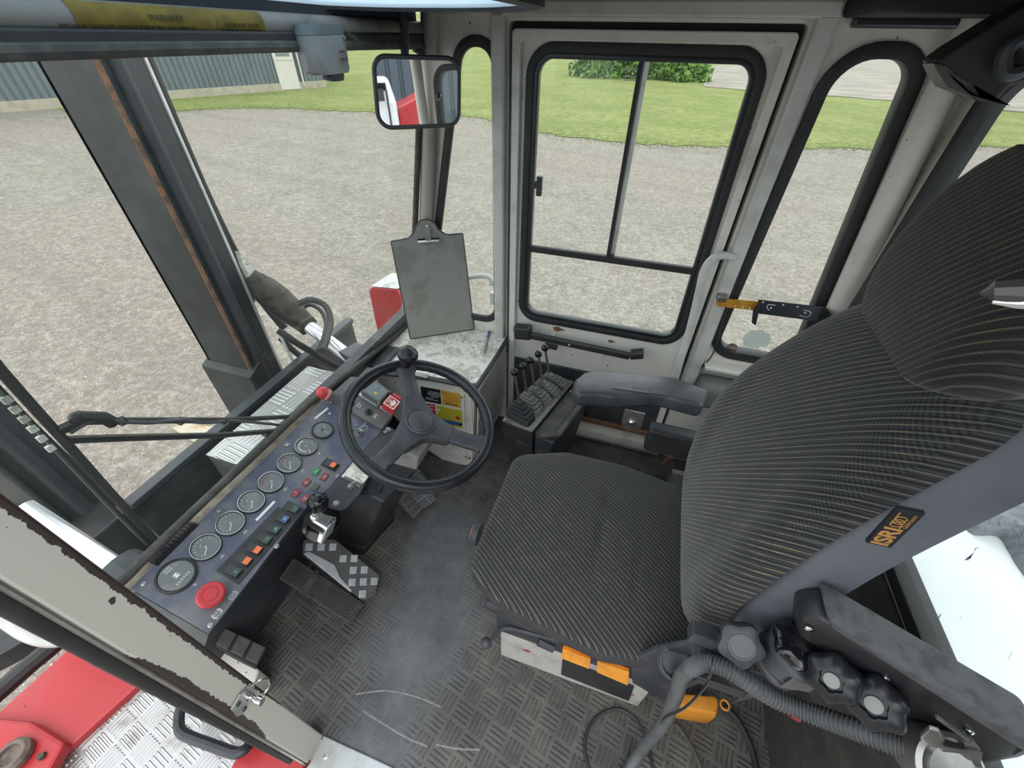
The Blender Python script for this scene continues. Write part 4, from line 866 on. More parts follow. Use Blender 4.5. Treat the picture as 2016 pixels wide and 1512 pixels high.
for k, (a, c) in enumerate(((.42, .98), (.33, .98), (.36, .98), (.50, .86), (.22, .62), (.20, .86))): st_bar(p1, a, c, .22+k*.115, .055, 'lcd', s1)
s2, p2 = sticker('sticker', [cz(862, 350), cz(1335, 440), cz(1350, 800), cz(890, 705)], 'amber', 'amber warning sticker with a black name line')
for k in range(7): st_bar(p2, .12+.03*(k % 2), .86-.04*(k % 3), .26+k*.075, .02, 'ochre', s2)
st_text('RVS TRUCK', p2, .52, .88, .0105, 'black_st', s2, .0004); st_text('LET OP!', p2, .5, .14, .008, 'ochre', s2)
b = bmn(); m_ = [st_pt(p2, *q)+V((0, -.0007, 0)) for q in ((.18, .08), (.26, .22), (.10, .22))]; prism(b, m_, (0, -.0003, 0)); HB.part('warning_triangle', b, MT['ochre'], s2)
s3, p3 = sticker('sticker', [cz(190, 640), cz(705, 715), cz(735, 970), cz(230, 880)], 'red_st', 'red sticker with white pictograms')
b = bmn(); prism(b, [st_pt(p3, *q)+V((0, -.0007, 0)) for q in ((.24, .10), (.38, .55), (.12, .55))], (0, -.0003, 0)); HB.part('warning_triangle', b, MT['white'], s3)
for a, c, t, h in ((.52, .66, .15, .10), (.70, .95, .15, .10), (.55, .62, .42, .08), (.68, .76, .36, .22), (.80, .86, .42, .16), (.88, .98, .5, .06), (.58, .63, .70, .2), (.70, .74, .70, .2), (.16, .40, .68, .04)): st_bar(p3, a, c, t, h, 'white', s3)
s4, p4 = sticker('sticker', [cz(750, 735), cz(1365, 855), cz(1405, 1310), cz(800, 1195)], 'yellow', 'large yellow sticker with a blue band')
st_bar(p4, .0, 1.0, .66, .20, 'blue_st', s4, 'blue_band')
for k in range(9): st_bar(p4, .06 if k < 2 else .14, .92-.07*(k % 3), .07+k*.062, .018, 'yellow_dirty', s4)
st_text('TOYOTAL', p4, .16, .92, .008, 'black_st', s4, .0003)
b = bmn(); lathe(b, [(.0095, 0), (.0095, .0004)], st_pt(p4, .84, .44)+V((0, -.0007, 0)), (0, -1, 0), 20); HB.part('red_mark', b, MT['red_st'], s4)
b = bmn(); lathe(b, [(.0065, 0), (.0065, .0004)], st_pt(p4, .08, .20)+V((0, -.0007, 0)), (0, -1, 0), 16); HB.part('white_mark', b, MT['white'], s4)
st_bar(p4, .90, .97, .70, .14, 'white', s4, 'white_mark')
for u, v in ((909, 782), (917, 899), (924, 902)):
    b = bmn(); lathe(b, [(.0055, 0), (.005, .003), (.002, .004)], P(u, v, 'y', YF-.004), (0, -1, 0), 12); HB.part('screw', b, MT['steel'])
b = bmn(); boxr(b, P(929, 800, 'y', YF).x-.004, P(929, 800, 'y', YF).x, YF-.003, YF, .06, .47); HB.part('panel_seam', b, MT['cream'])
# expanded metal grille on the side that faces the seat
gx = lambda z: -.489-(.52-z)*.066
YG0, YG1 = 1.135, 1.455
b = bmn(); boxr(b, -.001, .001, YG0, YG1, .0, .40)
for q in b.verts: q.co.x += gx(q.co.z+.08)+.003; q.co.z += .08
HB.part('grille_shade_sheet', b, mat('grille_shadow', (.02, .02, .02), .9))  # dark sheet painted in for the shade behind the mesh
b = bmn(); ny, nz = 17, 12; dy, dz = (YG1-YG0)/ny, .40/nz
for i in range(ny+1):
    for j in range(nz+1):
        for s in (1, -1):
            y, z = YG0+i*dy, .08+j*dz
            if j < nz:
                y2 = y+s*dy*.5*(1 if True else 0); 
                ys = y+(dy*.5 if j % 2 else 0); ye = ys+s*dy*.5
                if YG0-.001 <= ys <= YG1+.001 and YG0-.001 <= ye <= YG1+.001:
                    p_, r_ = V((gx(z)+.008, ys, z)), V((gx(z+dz)+.008, ye, z+dz)); tube(b, [p_, r_], .0017, 4)
HB.part('mesh_grille', b, MT['white_paint'])
gl_ = [V((YG0-.012, .068)), V((YG1+.008, .068)), V((YG1+.008, .492)), V((YG0-.012, .492))]
b = bmn(); band(b, gl_, grow(gl_, -.014), lambda p: V((gx(p[1])+.004, p[0], p[1])), (.006, 0, 0)); HB.part('grille_frame', b, MT['cream'])
# air vent on the lid
v0 = [P(u, v, 'z', ZB+.001) for u, v in ((733, 722), (780, 676), (797, 688), (760, 716))]
AV = Thing('air_vent', 'dark louvred air vent on the heater box beside the windshield', 'vent', sum(v0, V((0, 0, 0)))/4)
vc = sum(v0, V((0, 0, 0)))/4
b = bmn(); boxr(b, -.945, -.875, 1.075, 1.225, ZB, ZB+.014); AV.part('housing', b, MT['dash_dark'], bevel=.004)
b = bmn()
for k in range(7): y = 1.09+k*.0185; boxr(b, -.938, -.895, y, y+.011, ZB+.0142, ZB+.0150)
AV.part('louvres', b, MT['rubber'])
# small chrome card on the lid front edge
b = bmn(); c_ = P(826, 741, 'z', ZB); boxr(b, c_.x-.045, c_.x+.035, c_.y-.006, c_.y+.016, ZB, ZB+.006); solo('metal_clip', b, MT['steel'], 'small silver metal clip lying at the front edge of the heater box', 'clip', bevel=.002)
# pen
a, c = P(963, 653, 'z', ZB+.005), P(953, 697, 'z', ZB+.005); d = (c-a)
PN = Thing('ballpoint_pen', 'grey and blue ballpoint pen lying on the heater box lid', 'pen', (a+c)/2-V((0, 0, .005)))
b = bmn(); lathe(b, [(.0045, 0), (.0048, d.length*.55), (.0042, d.length*.88), (.001, d.length*1.0)], a, d, 12); PN.part('barrel', b, mat('pen_grey', (.30, .30, .32), .3), sm=True)
b = bmn(); lathe(b, [(.0052, -.002), (.0052, d.length*.28)], a, d, 12); PN.part('cap', b, mat('pen_blue', (.09, .10, .42), .3), sm=True)
b = bmn(); lathe(b, [(.0025, -.016), (.0025, 0)], a, d, 8); PN.part('push_button', b, MT['black'])
# clipboard leaning against the corner pillar
B0, B1 = P(808, 667, 'z', ZB+.005), P(933, 648, 'z', ZB+.005); ex = (B1-B0).normalized(); Wd = (B1-B0).length
T1 = P(911, 460, 'y', 1.40)
# plane through the bottom edge, leaning so that the top right corner projects where it is seen
best = None
for k in range(200):
    an = R(84+k*.001); nrm0 = V((0, 0, 1)); back = V((-ex.y, ex.x, 0)).normalized(); up_ = back*math.cos(an)+V((0, 0, 1))*math.sin(an); nr = ex.cross(up_)
    tl, tr = PP(770, 476, B0, nr), PP(911, 460, B0, nr); e = abs((tl-B0).dot(ex))+abs((tr-B1).dot(ex))
    if best is None or e < best[0]: best = (e, an, up_, nr, ((tl-B0).dot(up_)+(tr-B0).dot(up_))/2)
_, an, UPc, NRc, Hc = best
if NRc.dot(CAM-B0) < 0: NRc = -NRc
CM = basis(B0, ex, UPc)
def cpt(u, v): q = CM.inverted() @ PP(u, v, B0, NRc); return V((q.x, q.y))
CB = Thing('clipboard', 'grey empty clipboard standing on the heater box against the corner pillar', 'clipboard', (B0+B1)/2)
crn = [cpt(u, v) for u, v in ((808, 667), (933, 648), (911, 460), (880, 463), (862, 452), (856, 440), (843, 432), (828, 434), (820, 444), (815, 458), (805, 470), (770, 476))]
ol_ = rpoly(crn, [.004, .004, .004, .03, .02, .02, .02, .02, .02, .03, .02, .004], 4)
zc = (CM.inverted() @ (B0+NRc)).z
b = bmn(); prism(b, [V((p.x, p.y, 0)) for p in ol_], (0, 0, -.005*zc)); b.transform(CM); CB.part('board', b, MT['clip_grey'])
b = bmn(); tube(b, [V((p.x, p.y, -.0025*zc)) for p in ol_], .0034, 6, True); b.transform(CM); CB.part('rim', b, MT['dash_dark'], sm=True)
k0, k1 = cpt(822, 474), cpt(864, 471); kd = (k1-k0).normalized(); ku = V((-kd.y, kd.x)); kc_ = (k0+k1)/2
b = bmn(); rings = []
for s in (0, 1):
    e_ = k0+(k1-k0)*s; rings.append([V((e_.x+ku.x*y, e_.y+ku.y*y, z*zc)) for y, z in ((-.010, .002), (-.006, .010), (.0, .013), (.006, .010), (.010, .003), (.008, .0015), (.0, .010), (-.008, .0015))])
loft(b, rings); b.transform(CM); cl = CB.part('clip', b, MT['chrome'], sm=True)
tip = cpt(839, 441); b = bmn(); q_ = [kc_+kd*-.010, kc_+kd*.010, tip+kd*.010, tip+kd*-.010]; q_ = rpoly(q_, [.001, .001, .0095, .0095], 5); prism(b, [V((p.x, p.y, (.012-.004*min(1, (p-kc_).length/.06))*zc)) for p in q_], (0, 0, .0015*zc)); b.transform(CM); CB.part('lever_tab', b, MT['steel'], cl)
b = bmn(); lathe(b, [(.0035, 0), (.003, .002)], (tip.x, tip.y-.004, .0105*zc), (0, 0, zc), 10); b.transform(CM); CB.part('rivet', b, MT['chrome'], cl)

# ================================================================ MIRROR
mc = P(820, 181, 'y', 1.20); dn = (mc-CAM).normalized()
out_dir = (V((.625, .02, 1.40))-mc).normalized(); MN = (out_dir-dn).normalized()
_mx = V((0, 0, 1)).cross(MN).normalized(); mxm = basis(mc, _mx, MN.cross(_mx))
def mpt(u, v): q = mxm.inverted() @ PP(u, v, mc, MN); return V((q.x, q.y))
MR = Thing('rear_view_mirror', 'rounded black framed mirror hanging from the header by the corner pillar', 'mirror', mc+V((0, 0, .0)))
ml = [mpt(u, v) for u, v in ((733, 112), (905, 116), (905, 238), (740, 246))]
ol_ = rpoly([mpt(u, v) for u, v in ((729, 104), (908, 110), (907, 250), (742, 257))], .038, 8)
b = bmn(); A_ = ol_; rings = [[V((p.x, p.y, z)) for p in grow(A_, g_)] for g_, z in ((-.014, -.030), (-.004, -.020), (0, 0), (-.004, .006), (-.011, .004))]
loft(b, rings, cap=False); fan(b, [q for q in b.verts][:len(A_)][::-1]); b.verts.ensure_lookup_table(); b.transform(mxm); MR.part('frame', b, mat('mirror_frame', (.042, .042, .040), .55), sm=True, ang=60)
b = bmn(); prism(b, [V((p.x, p.y, .002)) for p in grow(A_, -.009)], (0, 0, .002)); b.transform(mxm); MR.part('mirror_glass', b, MT['mirror'])
b = bmn(); tube(b, [mc+V((-.01, .03, .03)), P(797, 125, 'y', 1.24), P(797, 60, 'y', 1.25), V((-.70, 1.25, 1.60))], .011, 8); MR.part('bracket', b, MT['black'])

# ================================================================ WIPER MOTOR ON THE HEADER, WIPER OUTSIDE
XM = -.70
def mw(u, v): return P(u, v, 'x', XM)
m0, m1 = mw(652, 52), mw(660, 146)
WMo = Thing('wiper_motor', 'grey plastic wiper motor housing hanging from the windshield header', 'motor', mw(655, 150))
prof = [((612, 60), (690, 60)), ((620, 78), (684, 76)), ((624, 100), (690, 98)), ((636, 146), (697, 140)), ((644, 150), (694, 143))]
def ring_(a, c, dep):
    A, B = mw(*a), mw(*c); y0, y1, z = A.y, B.y, (A.z+B.z)/2; r = (y1-y0)*.32
    rp_ = rpoly([(y0, XM-dep), (y1, XM-dep), (y1, XM), (y0, XM)], r*.8, 4); return [V((p.y, p.x, z+(B.z-A.z)*((p.x-y0)/(y1-y0)-.5))) for p in rp_]
b = bmn(); loft(b, [ring_((610, 48), (682, 47), .055), ring_((611, 70), (688, 66), .058)]); WMo.part('cap', b, MT['motor_cap'], sm=True, ang=50)
b = bmn(); loft(b, [ring_((612, 71), (688, 67), .056), ring_((618, 95), (692, 92), .055), ring_((628, 142), (697, 136), .048), ring_((634, 149), (694, 142), .040)]); body_ = WMo.part('housing', b, mat('motor_grey', (.26, .275, .27), .5, col2=(.20, .185, .165), sc_=18), sm=True, ang=50)
b = bmn(); loft(b, [ring_((651, 147), (683, 143), .03), ring_((653, 158), (683, 154), .028), ring_((660, 161), (680, 158), .02)]); WMo.part('spindle_cover', b, MT['black'])
mm_ = basis(mw(676, 117)+V((.002, 0, 0)), (0, 1, 0), (0, 0, 1))
WMo.part('lettering', text_bm('404 229', .0075, mm_), MT['dash_dark'], body_); mm_ = basis(mw(672, 101)+V((.002, 0, 0)), (0, 1, 0), (0, 0, 1)); WMo.part('lettering', text_bm('wischer', .006, mm_), MT['dash_dark'], body_)
b = bmn(); lathe(b, [(.004, 0), (.0035, .002)], mw(677, 74)+V((.001, 0, 0)), (1, 0, 0), 10); WMo.part('screw', b, MT['steel'], body_)
b = bmn(); tube(b, [mw(683, 66), mw(700, 75), mw(710, 88)], .0035, 8); WMo.part('cable_stub', b, MT['black'])
# pantograph wiper outside the glass
def wo_(u, v, off=-.035): return PP(u, v, W0+V((off, 0, 0)), WN)
WI = Thing('windshield_wiper', 'black pantograph wiper with two arms outside the windshield', 'wiper', wo_(575, 850))
b = bmn(); tube(b, [wo_(170, 829), wo_(300, 828), wo_(450, 827), wo_(612, 818)], .0072, 8); WI.part('arm', b, MT['black'], sm=True)
b = bmn(); tube(b, [wo_(130, 866), wo_(240, 862), wo_(430, 857), wo_(575, 846)], .0076, 6); WI.part('arm', b, MT['black'], sm=True)
b = bmn(); tube(b, [wo_(150, 822), wo_(205, 823), wo_(222, 832)], .012, 8); tube(b, [wo_(112, 850), wo_(165, 826)], .010, 6); tube(b, [wo_(520, 854), wo_(590, 846)], .010, 6); ball(b, wo_(150, 822), .011, u=10, v=8); WI.part('arm_head', b, MT['black'], sm=True)
b = bmn(); pts = [wo_(u, v, -.028) for u, v in ((138, 852), (160, 838), (195, 824), (240, 830), (300, 832), (355, 827), (405, 832), (470, 829), (560, 838))]; tube(b, smooth(pts, 5), .0042, 8); WI.part('washer_hose', b, MT['conduit'], sm=True)
for u in (240, 355, 440):
    b = bmn(); lathe(b, [(.009, -.006), (.009, .006)], wo_(u, 829, -.033), (0, 1, 0), 8); WI.part('hose_clip', b, MT['black'])
bl = [wo_(-60, 655), wo_(0, 728), wo_(60, 795), wo_(130, 872), wo_(220, 972), wo_(305, 1062)]
b = bmn(); tube(b, bl, .0075, 6); WI.part('blade', b, MT['rubber'], sm=True)
b = bmn(); tube(b, [q+V((-.006, -.014, 0)) for q in bl], .0045, 6); WI.part('blade_frame', b, MT['mast_in'], sm=True)
for k in range(6):
    q = wo_(25+k*17, 782+k*19)+V((-.002, -.007, 0)); b = bmn(); box(b, q, (.006, .010, .012)); WI.part('blade_claw', b, MT['lid'])

# ================================================================ HYDRAULIC LEVER CONSOLE
LC = Thing('lever_console', 'black console with five hydraulic levers beside the heater box', 'console', (-.26, 1.20, 0))
ct = [V((-.365, 1.055, .420)), V((-.238, 1.035, .420)), V((-.150, 1.375, .420)), V((-.265, 1.395, .420))]
cb_ = [V((-.325, 1.085, .0)), V((-.225, 1.070, .0)), V((-.165, 1.35, .0)), V((-.265, 1.36, .0))]
b = bmn(); loft(b, [ct, cb_]); LC.part('body', b, MT['black'], bevel=.004)
b = bmn(); prism(b, [q+V((0, 0, .0005)) for q in ct], (0, 0, .004)); LC.part('top_plate', b, mat('console_top', (.20, .195, .18), .6, col2=(.10, .10, .09), sc_=25), bevel=.002)
# open tray along the seat side
t0, t1 = ct[1], ct[2]; dd = (t1-t0).normalized(); sx_ = V((dd.y, -dd.x, 0))
b = bmn(); trayq = [t0+dd*.01+sx_*.005, t0+dd*.01+sx_*.085, t1+sx_*.085, t1+sx_*.005]
loft(b, [[q+V((0, 0, -.02)) for q in trayq], [q*1+(sum(trayq, V((0, 0, 0)))/4-q)*.25+V((-.02, 0, -.33)) for q in trayq]]); LC.part('tray', b, MT['dash_dark'], bevel=.006)
b = bmn(); prism(b, [q+V((0, 0, -.021)) for q in [t0+dd*.02+sx_*.002, t0+dd*.02+sx_*.062, t1-dd*.01+sx_*.062, t1-dd*.01+sx_*.002]], (0, 0, .003)); LC.part('tray_floor', b, MT['rubber_dusty'])
b = bmn(); tube(b, [t0+dd*.012+sx_*.03+V((0, 0, -.012)), t0+dd*.05+sx_*.085+V((0, 0, -.006)), t1+sx_*.085+V((0, 0, -.004))], .012, 8, flat=.7); LC.part('tray_rim', b, MT['rubber_dusty'], bevel=.002)
b = bmn(); q = P(968, 877, 'y', 1.02); tube(b, [P(1019, 867, 'y', 1.055), P(1045, 877, 'y', 1.05)], .006, 6); LC.part('tab', b, MT['rubber_dusty'])
for u, v in ((1124, 771), (995, 826)):
    b = bmn(); lathe(b, [(.006, 0), (.005, .003), (.001, .0035)], P(u, v, 'z', .425), (0, 0, 1), 10); LC.part('screw', b, MT['steel'])
boots = mat('lever_boot_rubber', (.14, .14, .13), .75, col2=(.22, .215, .195), sc_=30)
kpx = [(1013, 733), (1029, 721), (1044, 709), (1060, 697), (1073, 685)]; bpx = [(1022, 788), (1037, 772), (1052, 761), (1067, 749), (1081, 736)]
# boots stand across the plate in a row
cx0 = V((-.303, 1.078, .424)); cx1 = V((-.215, 1.355, .424)); ax_ = (cx1-cx0).normalized(); nx_ = V((ax_.y, -ax_.x, 0))
for k in range(5):
    c = cx0+(cx1-cx0)*k/4*.93+ax_*.012; zt = .49
    bt_ = P(*bpx[k], 'z', zt); b = bmn(); rings = []
    c.z = .424
    for i, (w1_, w2_, z) in enumerate(((.029, .052, 0), (.028, .050, .018), (.0235, .042, .020), (.027, .047, .030), (.0195, .033, .032), (.0225, .038, .042), (.0145, .024, .044), (.017, .028, .053), (.0095, .015, .055), (.0115, .017, .063), (.006, .006, .072))):
        t = z/.072; cc = c*(1-t)+bt_*t; cc.z = .424+z
        rings.append([cc+ax_*w1_*a+nx_*w2_*e for a, e in ((-1, -.8), (-.8, -1), (.8, -1), (1, -.8), (1, .8), (.8, 1), (-.8, 1), (-1, .8))])
    loft(b, rings); LC.part('lever_boot', b, MT['rubber'] if k == 0 else boots, bevel=.0015)
    tp_ = P(*kpx[k], 'y', bt_.y-.012+.0); base_ = V((bt_.x, bt_.y, .490)); b = bmn(); tube(b, [base_, tp_], .0052, 8); lv = LC.part('lever', b, MT['steel'], sm=True)
    b = bmn(); ball(b, tp_, .0145, u=18, v=12); LC.part('knob', b, MT['black_gloss'], lv, sm=True, ang=80)

# ================================================================ DRIVER SEAT
YS = .672
ST = Thing('driver_seat', 'high backed suspension driver seat in dark striped fabric', 'seat', (.08, YS, 0))
# base box and suspension
b = bmn(); boxr(b, -.155, .285, .432, .92, .0, .205)
for q in b.verts:
    if q.co.z > .1: q.co.z += (.03-(q.co.x+.155)*.10)
    if q.co.z < .1 and q.co.y < .6: q.co.z = .16-(q.co.x+.155)*.30 if False else 0
ST.part('base_box', b, mat('seat_base_white', (.52, .51, .47), .5, col2=(.36, .32, .27), sc_=10), bevel=.004)
a_, c_, d_, e_ = [P(u, v, 'y', .431) for u, v in ((1108, 1296), (1248, 1350), (1238, 1378), (1105, 1326))]
b = bmn(); prism(b, [a_, c_, d_, e_], (0, -.003, 0)); ST.part('black_plate', b, MT['black'])
for u, v in ((1037, 1281), (1240, 1366)):
    q = P(u, v, 'y', .4315); b = bmn(); prism(b, [q+V((math.cos(t)*.011*(1+.2*math.sin(3*t)), 0, math.sin(t)*.006)) for t in [k*2*math.pi/14 for k in range(14)]], (0, -.0006, 0)); ST.part('paint_mark', b, MT['red_st'])
b = bmn(); rings = [[V((.06+math.cos(t)*.19*s, YS+math.sin(t)*.19*s, z)) for t in [2*math.pi*k/28 for k in range(28)]] for s, z in ((.95, .2), (1.05, .235), (.95, .26), (1.08, .29), (.95, .315), (1.0, .35))]; loft(b, rings); ST.part('bellows', b, MT['rubber'], sm=True)
b = bmn(); boxr(b, -.20, .32, .425, .93, .335, .378); ST.part('seat_pan', b, MT['dash_dark'], bevel=.01)
b = bmn(); boxr(b, -.165, .285, .425, .455, .225, .345); ST.part('side_skirt', b, MT['dash_dark'], bevel=.006)
# cushion
def cush(s, z, front=0):
    pts = [(-.262, .468), (-.262, .890), (-.10, .958), (.10, .965), (.335, .925), (.335, .420), (.12, .382), (-.14, .410)]
    c = V((.03, .675)); rr = rpoly([V((p[0], p[1])) for p in pts], [.06, .06, .1, .15, .07, .07, .15, .09], 7); return [V((c.x+(p.x-c.x)*s, c.y+(p.y-c.y)*s, z(p) if callable(z) else z)) for p in rr]
b = bmn(); L_ = [cush(.95, .372), cush(.99, .390), cush(1.0, .420), cush(.995, .445)]
dome = lambda s: (lambda p: .448+.030*(1-s*s)**.5 + (.012 if False else 0))
cr_ = [(P(1200, 955, 'z', .478), P(1165, 1150, 'z', .478), .011, .012), (P(1262, 1025, 'z', .478), P(1250, 1175, 'z', .478), .007, .009)]
def crease(x, y):
    dz_ = 0
    for a_, c_, dep, wd in cr_:
        p = V((x, y)); a2_, c2_ = V((a_.x, a_.y)), V((c_.x, c_.y)); d_ = c2_-a2_; t_ = (p-a2_).dot(d_)/d_.length_squared; tt = max(0, min(1, t_)); r_ = (p-(a2_+d_*tt)).length
        dz_ -= dep*math.exp(-(r_/wd)**2)*(1-.6*abs(2*tt-1))
    return dz_
def top_(s):
    return [V((p.x, p.y, p.z+crease(p.x, p.y))) for p in cush(s, .448+.030*math.sqrt(max(0, 1-s**2.5)))]
L_ += [top_(s) for s in [.97, .93, .88]+[.84-.03*k for k in range(28)]]
loft(b, L_[3:], cap=True); cu = ST.part('seat_cushion', b, MT['fab_seat'], sm=True, ang=70)
b = bmn(); loft(b, L_[:4]); ST.part('cushion_side', b, MT['vinyl_dark'], cu, sm=True)
# two creases pressed in the fabric
for (u0, v0), (u1, v1) in (((1200, 962), (1168, 1140)), ((1262, 1020), (1248, 1180))):
    b = bmn(); p0, p1 = P(u0, v0, 'z', .4765), P(u1, v1, 'z', .4765); tube(b, smooth([p0, (p0+p1)/2+V((.006, 0, 0)), p1], 5), .0025, 6)
    b.free()
# backrest: lofted along a leaning spine
def spine(t):       # t 0..1 : front surface of the backrest in the seat's middle
    z = .46+t*.78; x = .262+.02*t+.125*t*t-.025*math.sin(math.pi*t*.9); return x, z
def bsec(t, wid, f_off, th, bolster, front):
    x, z = spine(t); pts = []
    n = 25
    for k in range(n):
        s = -1+2*k/(n-1); y = YS+.010+s*wid
        bx = -bolster*max(0, abs(s)-.55)**1.4*3.2; edge = (1-abs(s)**7)
        pts.append((x+f_off+bx+(1-edge)*.05, y, z))
    return pts
def back_loft(t0, t1, nseg, wf, front, th, grow_=0.0):
    rings = []
    for i in range(nseg+1):
        t = t0+(t1-t0)*i/nseg; e = 1-((t-t0)/(t1-t0)*2-1)**8; wid = wf(t)*(.74+.26*math.sqrt(max(0, e)))+grow_
        f = bsec(t, wid, front+(1-e)*.03, th, .045*max(0, math.sin(math.pi*min(1, max(0, (t-.02)/.9)))), True)
        tb_ = th*(.35+.65*math.sqrt(max(0, e))); r_ = [V((p[0]+tb_*(1-.35*abs(-1+2*k/24)**3), p[1], p[2]-.0)) for k, p in enumerate(f)]
        rings.append([V(p) for p in f]+[q for q in r_[::-1]])
    return rings
wfun = lambda t: .262-.055*max(0, (.25-t)/.25)**1.5-.082*max(0, (t-.50)/.50)**1.25
b = bmn(); loft(b, back_loft(.0, 1.0, 26, wfun, .055, .105)); ST.part('backrest_shell', b, MT['vinyl'], sm=True, ang=70)
b = bmn(); loft(b, back_loft(.015, .985, 26, lambda t: wfun(t)-.006, .0, .060)); ba = ST.part('backrest', b, MT['fab_back'], sm=True, ang=70)
# headrest
def hsec(t):
    z = 1.195+t*.258; x = .385+.040*t+.02*math.sin(math.pi*t)*-1; e = 1-abs(2*t-1)**6 if t > .5 else 1-abs(2*t-1)**8
    wid = (.158-.02*max(0, t-.6)/.4)*(.70+.30*e); th = .115*(.45+.55*e); rr = rpoly([(x, YS+.01-wid), (x+th, YS+.01-wid), (x+th, YS+.01+wid), (x, YS+.01+wid)], .045*(.6+.4*e), 6)
    return [V((p.x, p.y, z)) for p in rr]
b = bmn(); loft(b, [hsec(t) for t in [0, .02, .06, .12, .22, .35, .5, .65, .78, .88, .94, .98, 1.0]]); ST.part('headrest', b, MT['fab_head'], sm=True, ang=70)
b = bmn(); hp_ = [P(1932, 578, 'y', .455), P(1960, 572, 'y', .45), P(2010, 572, 'y', .445), P(2060, 570, 'y', .44)]; tube(b, hp_, [.002, .010, .013, .013], 10); ST.part('belt_guide', b, mat('guide_grey', (.10, .10, .10), .2), sm=True)
b = bmn(); tube(b, [q+V((0, -.006, -.008)) for q in hp_[1:]], [.002, .006, .008], 8); ST.part('guide_highlight', b, MT['alu'], sm=True)  # bright tube modelled in place of the highlight on the guide
# woven maker label on the side of the backrest
LQ = [P(u, v, 'y', YS+.010-.262-.004) for u, v in ((1716, 1062), (1770, 1003), (1803, 1017), (1737, 1076))]
def surf_y(t): return 0
lx = (P(1765, 1003, 'y', .402)-P(1716, 1056, 'y', .402)); ly = (P(1716, 1056, 'y', .402)-P(1738, 1077, 'y', .402))
lc = P(1760, 1040, 'y', .398); LM = basis(lc, lx, ly); LW = lx.length*1.28; LH = ly.length*1.05
b = bmn(); prism(b, [V((x, y, -.004)) for x, y in ((-LW/2, -LH/2), (LW/2, -LH/2), (LW/2, LH/2), (-LW/2, LH/2))], (0, 0, .005)); b.transform(LM); lb = ST.part('woven_label', b, mat('label_navy', (.010, .012, .018), .8), label='black woven label with orange lettering')
og = mat('label_orange', (.50, .25, .075), .8)
tb = text_bm('ISRI', LH*.95, LM @ M.Translation((-LW*.22, 0, .0014)), bold=.0008); ST.part('lettering', tb, og, lb)
b = bmn()
for k in range(3): tube(b, [V((LW*.13+k*LH*.20+math.cos(t)*LH*.17, LH*.10+math.sin(t)*LH*.22, .0016)) for t in [2*math.pi*j/24 for j in range(24)]], .0008, 5, True)
tube(b, [V((LW*.04, -LH*.13, .0016)), V((LW*.14, -LH*.13, .0016))], .0008, 5); tube(b, [V((LW*.13+LH*.40, LH*.32, .0016)), V((LW*.42, LH*.32, .0016))], .0008, 5); b.transform(LM); ST.part('ring_emblem', b, og, lb)
ST.part('lettering', text_bm('GERMANY', LH*.22, LM @ M.Translation((LW*.24, -LH*.30, .0014))), og, lb)
# right armrest with its hinge
ax0 = [P(u, v, 'z', .655) for u, v in ((1130, 768), (1130, 748), (1150, 732), (1178, 727), (1330, 742), (1400, 768), (1385, 800), (1300, 778), (1210, 781), (1180, 777), (1140, 777))]
b = bmn(); ar = rpoly([V((q.x, q.y)) for q in ax0], [.012, .014, .02, .012, .05, .02, .02, .1, .06, .05, .012], 5)
loft(b, [[V((p.x, p.y, z)) for p in grow(ar, g_)] for g_, z in ((-.014, .598), (-.004, .603), (.0, .614), (.0, .644), (-.004, .653), (-.012, .657))]); am = ST.part('armrest', b, MT['black_arm'], sm=True, ang=50)
b = bmn(); pc_ = [P(u, v, 'z', .6585) for u, v in ((1212, 752), (1322, 766), (1318, 780), (1206, 765))]; prism(b, pc_, (0, 0, .0012)); ST.part('embossed_plate', b, mat('armrest_emboss', (.085, .09, .10), .35), am, bevel=.001)
c_ = sum(pc_, V((0, 0, 0)))/4; ST.part('embossed_lettering', text_bm('Grammer', .016, basis(c_+V((0, 0, .0014)), pc_[1]-pc_[0], pc_[0]-pc_[3]), thick=.0005), MT['black_arm'], am)
b = bmn(); boxr(b, .15, .34, 1.00, 1.05, .50, .60); ST.part('armrest_bracket', b, MT['black'], bevel=.01)
b = bmn(); q = P(1244, 832, 'y', 1.05); prism(b, rpoly([(q.x-.033, q.z+.05), (q.x+.033, q.z+.05), (q.x+.033, q.z-.034), (q.x-.033, q.z-.034)], [.001, .001, .03, .03], 6) and [V((p.x, 1.05, p.y)) for p in rpoly([(q.x-.033, q.z+.05), (q.x+.033, q.z+.05), (q.x+.033, q.z-.034), (q.x-.033, q.z-.034)], [.001, .001, .03, .03], 6)], (0, .004, 0)); ST.part('hinge_plate', b, MT['steel'])
b = bmn(); ball(b, q+V((0, -.003, 0)), .013, (1, .5, 1), 14, 8); ST.part('rivet', b, MT['chrome'], sm=True)
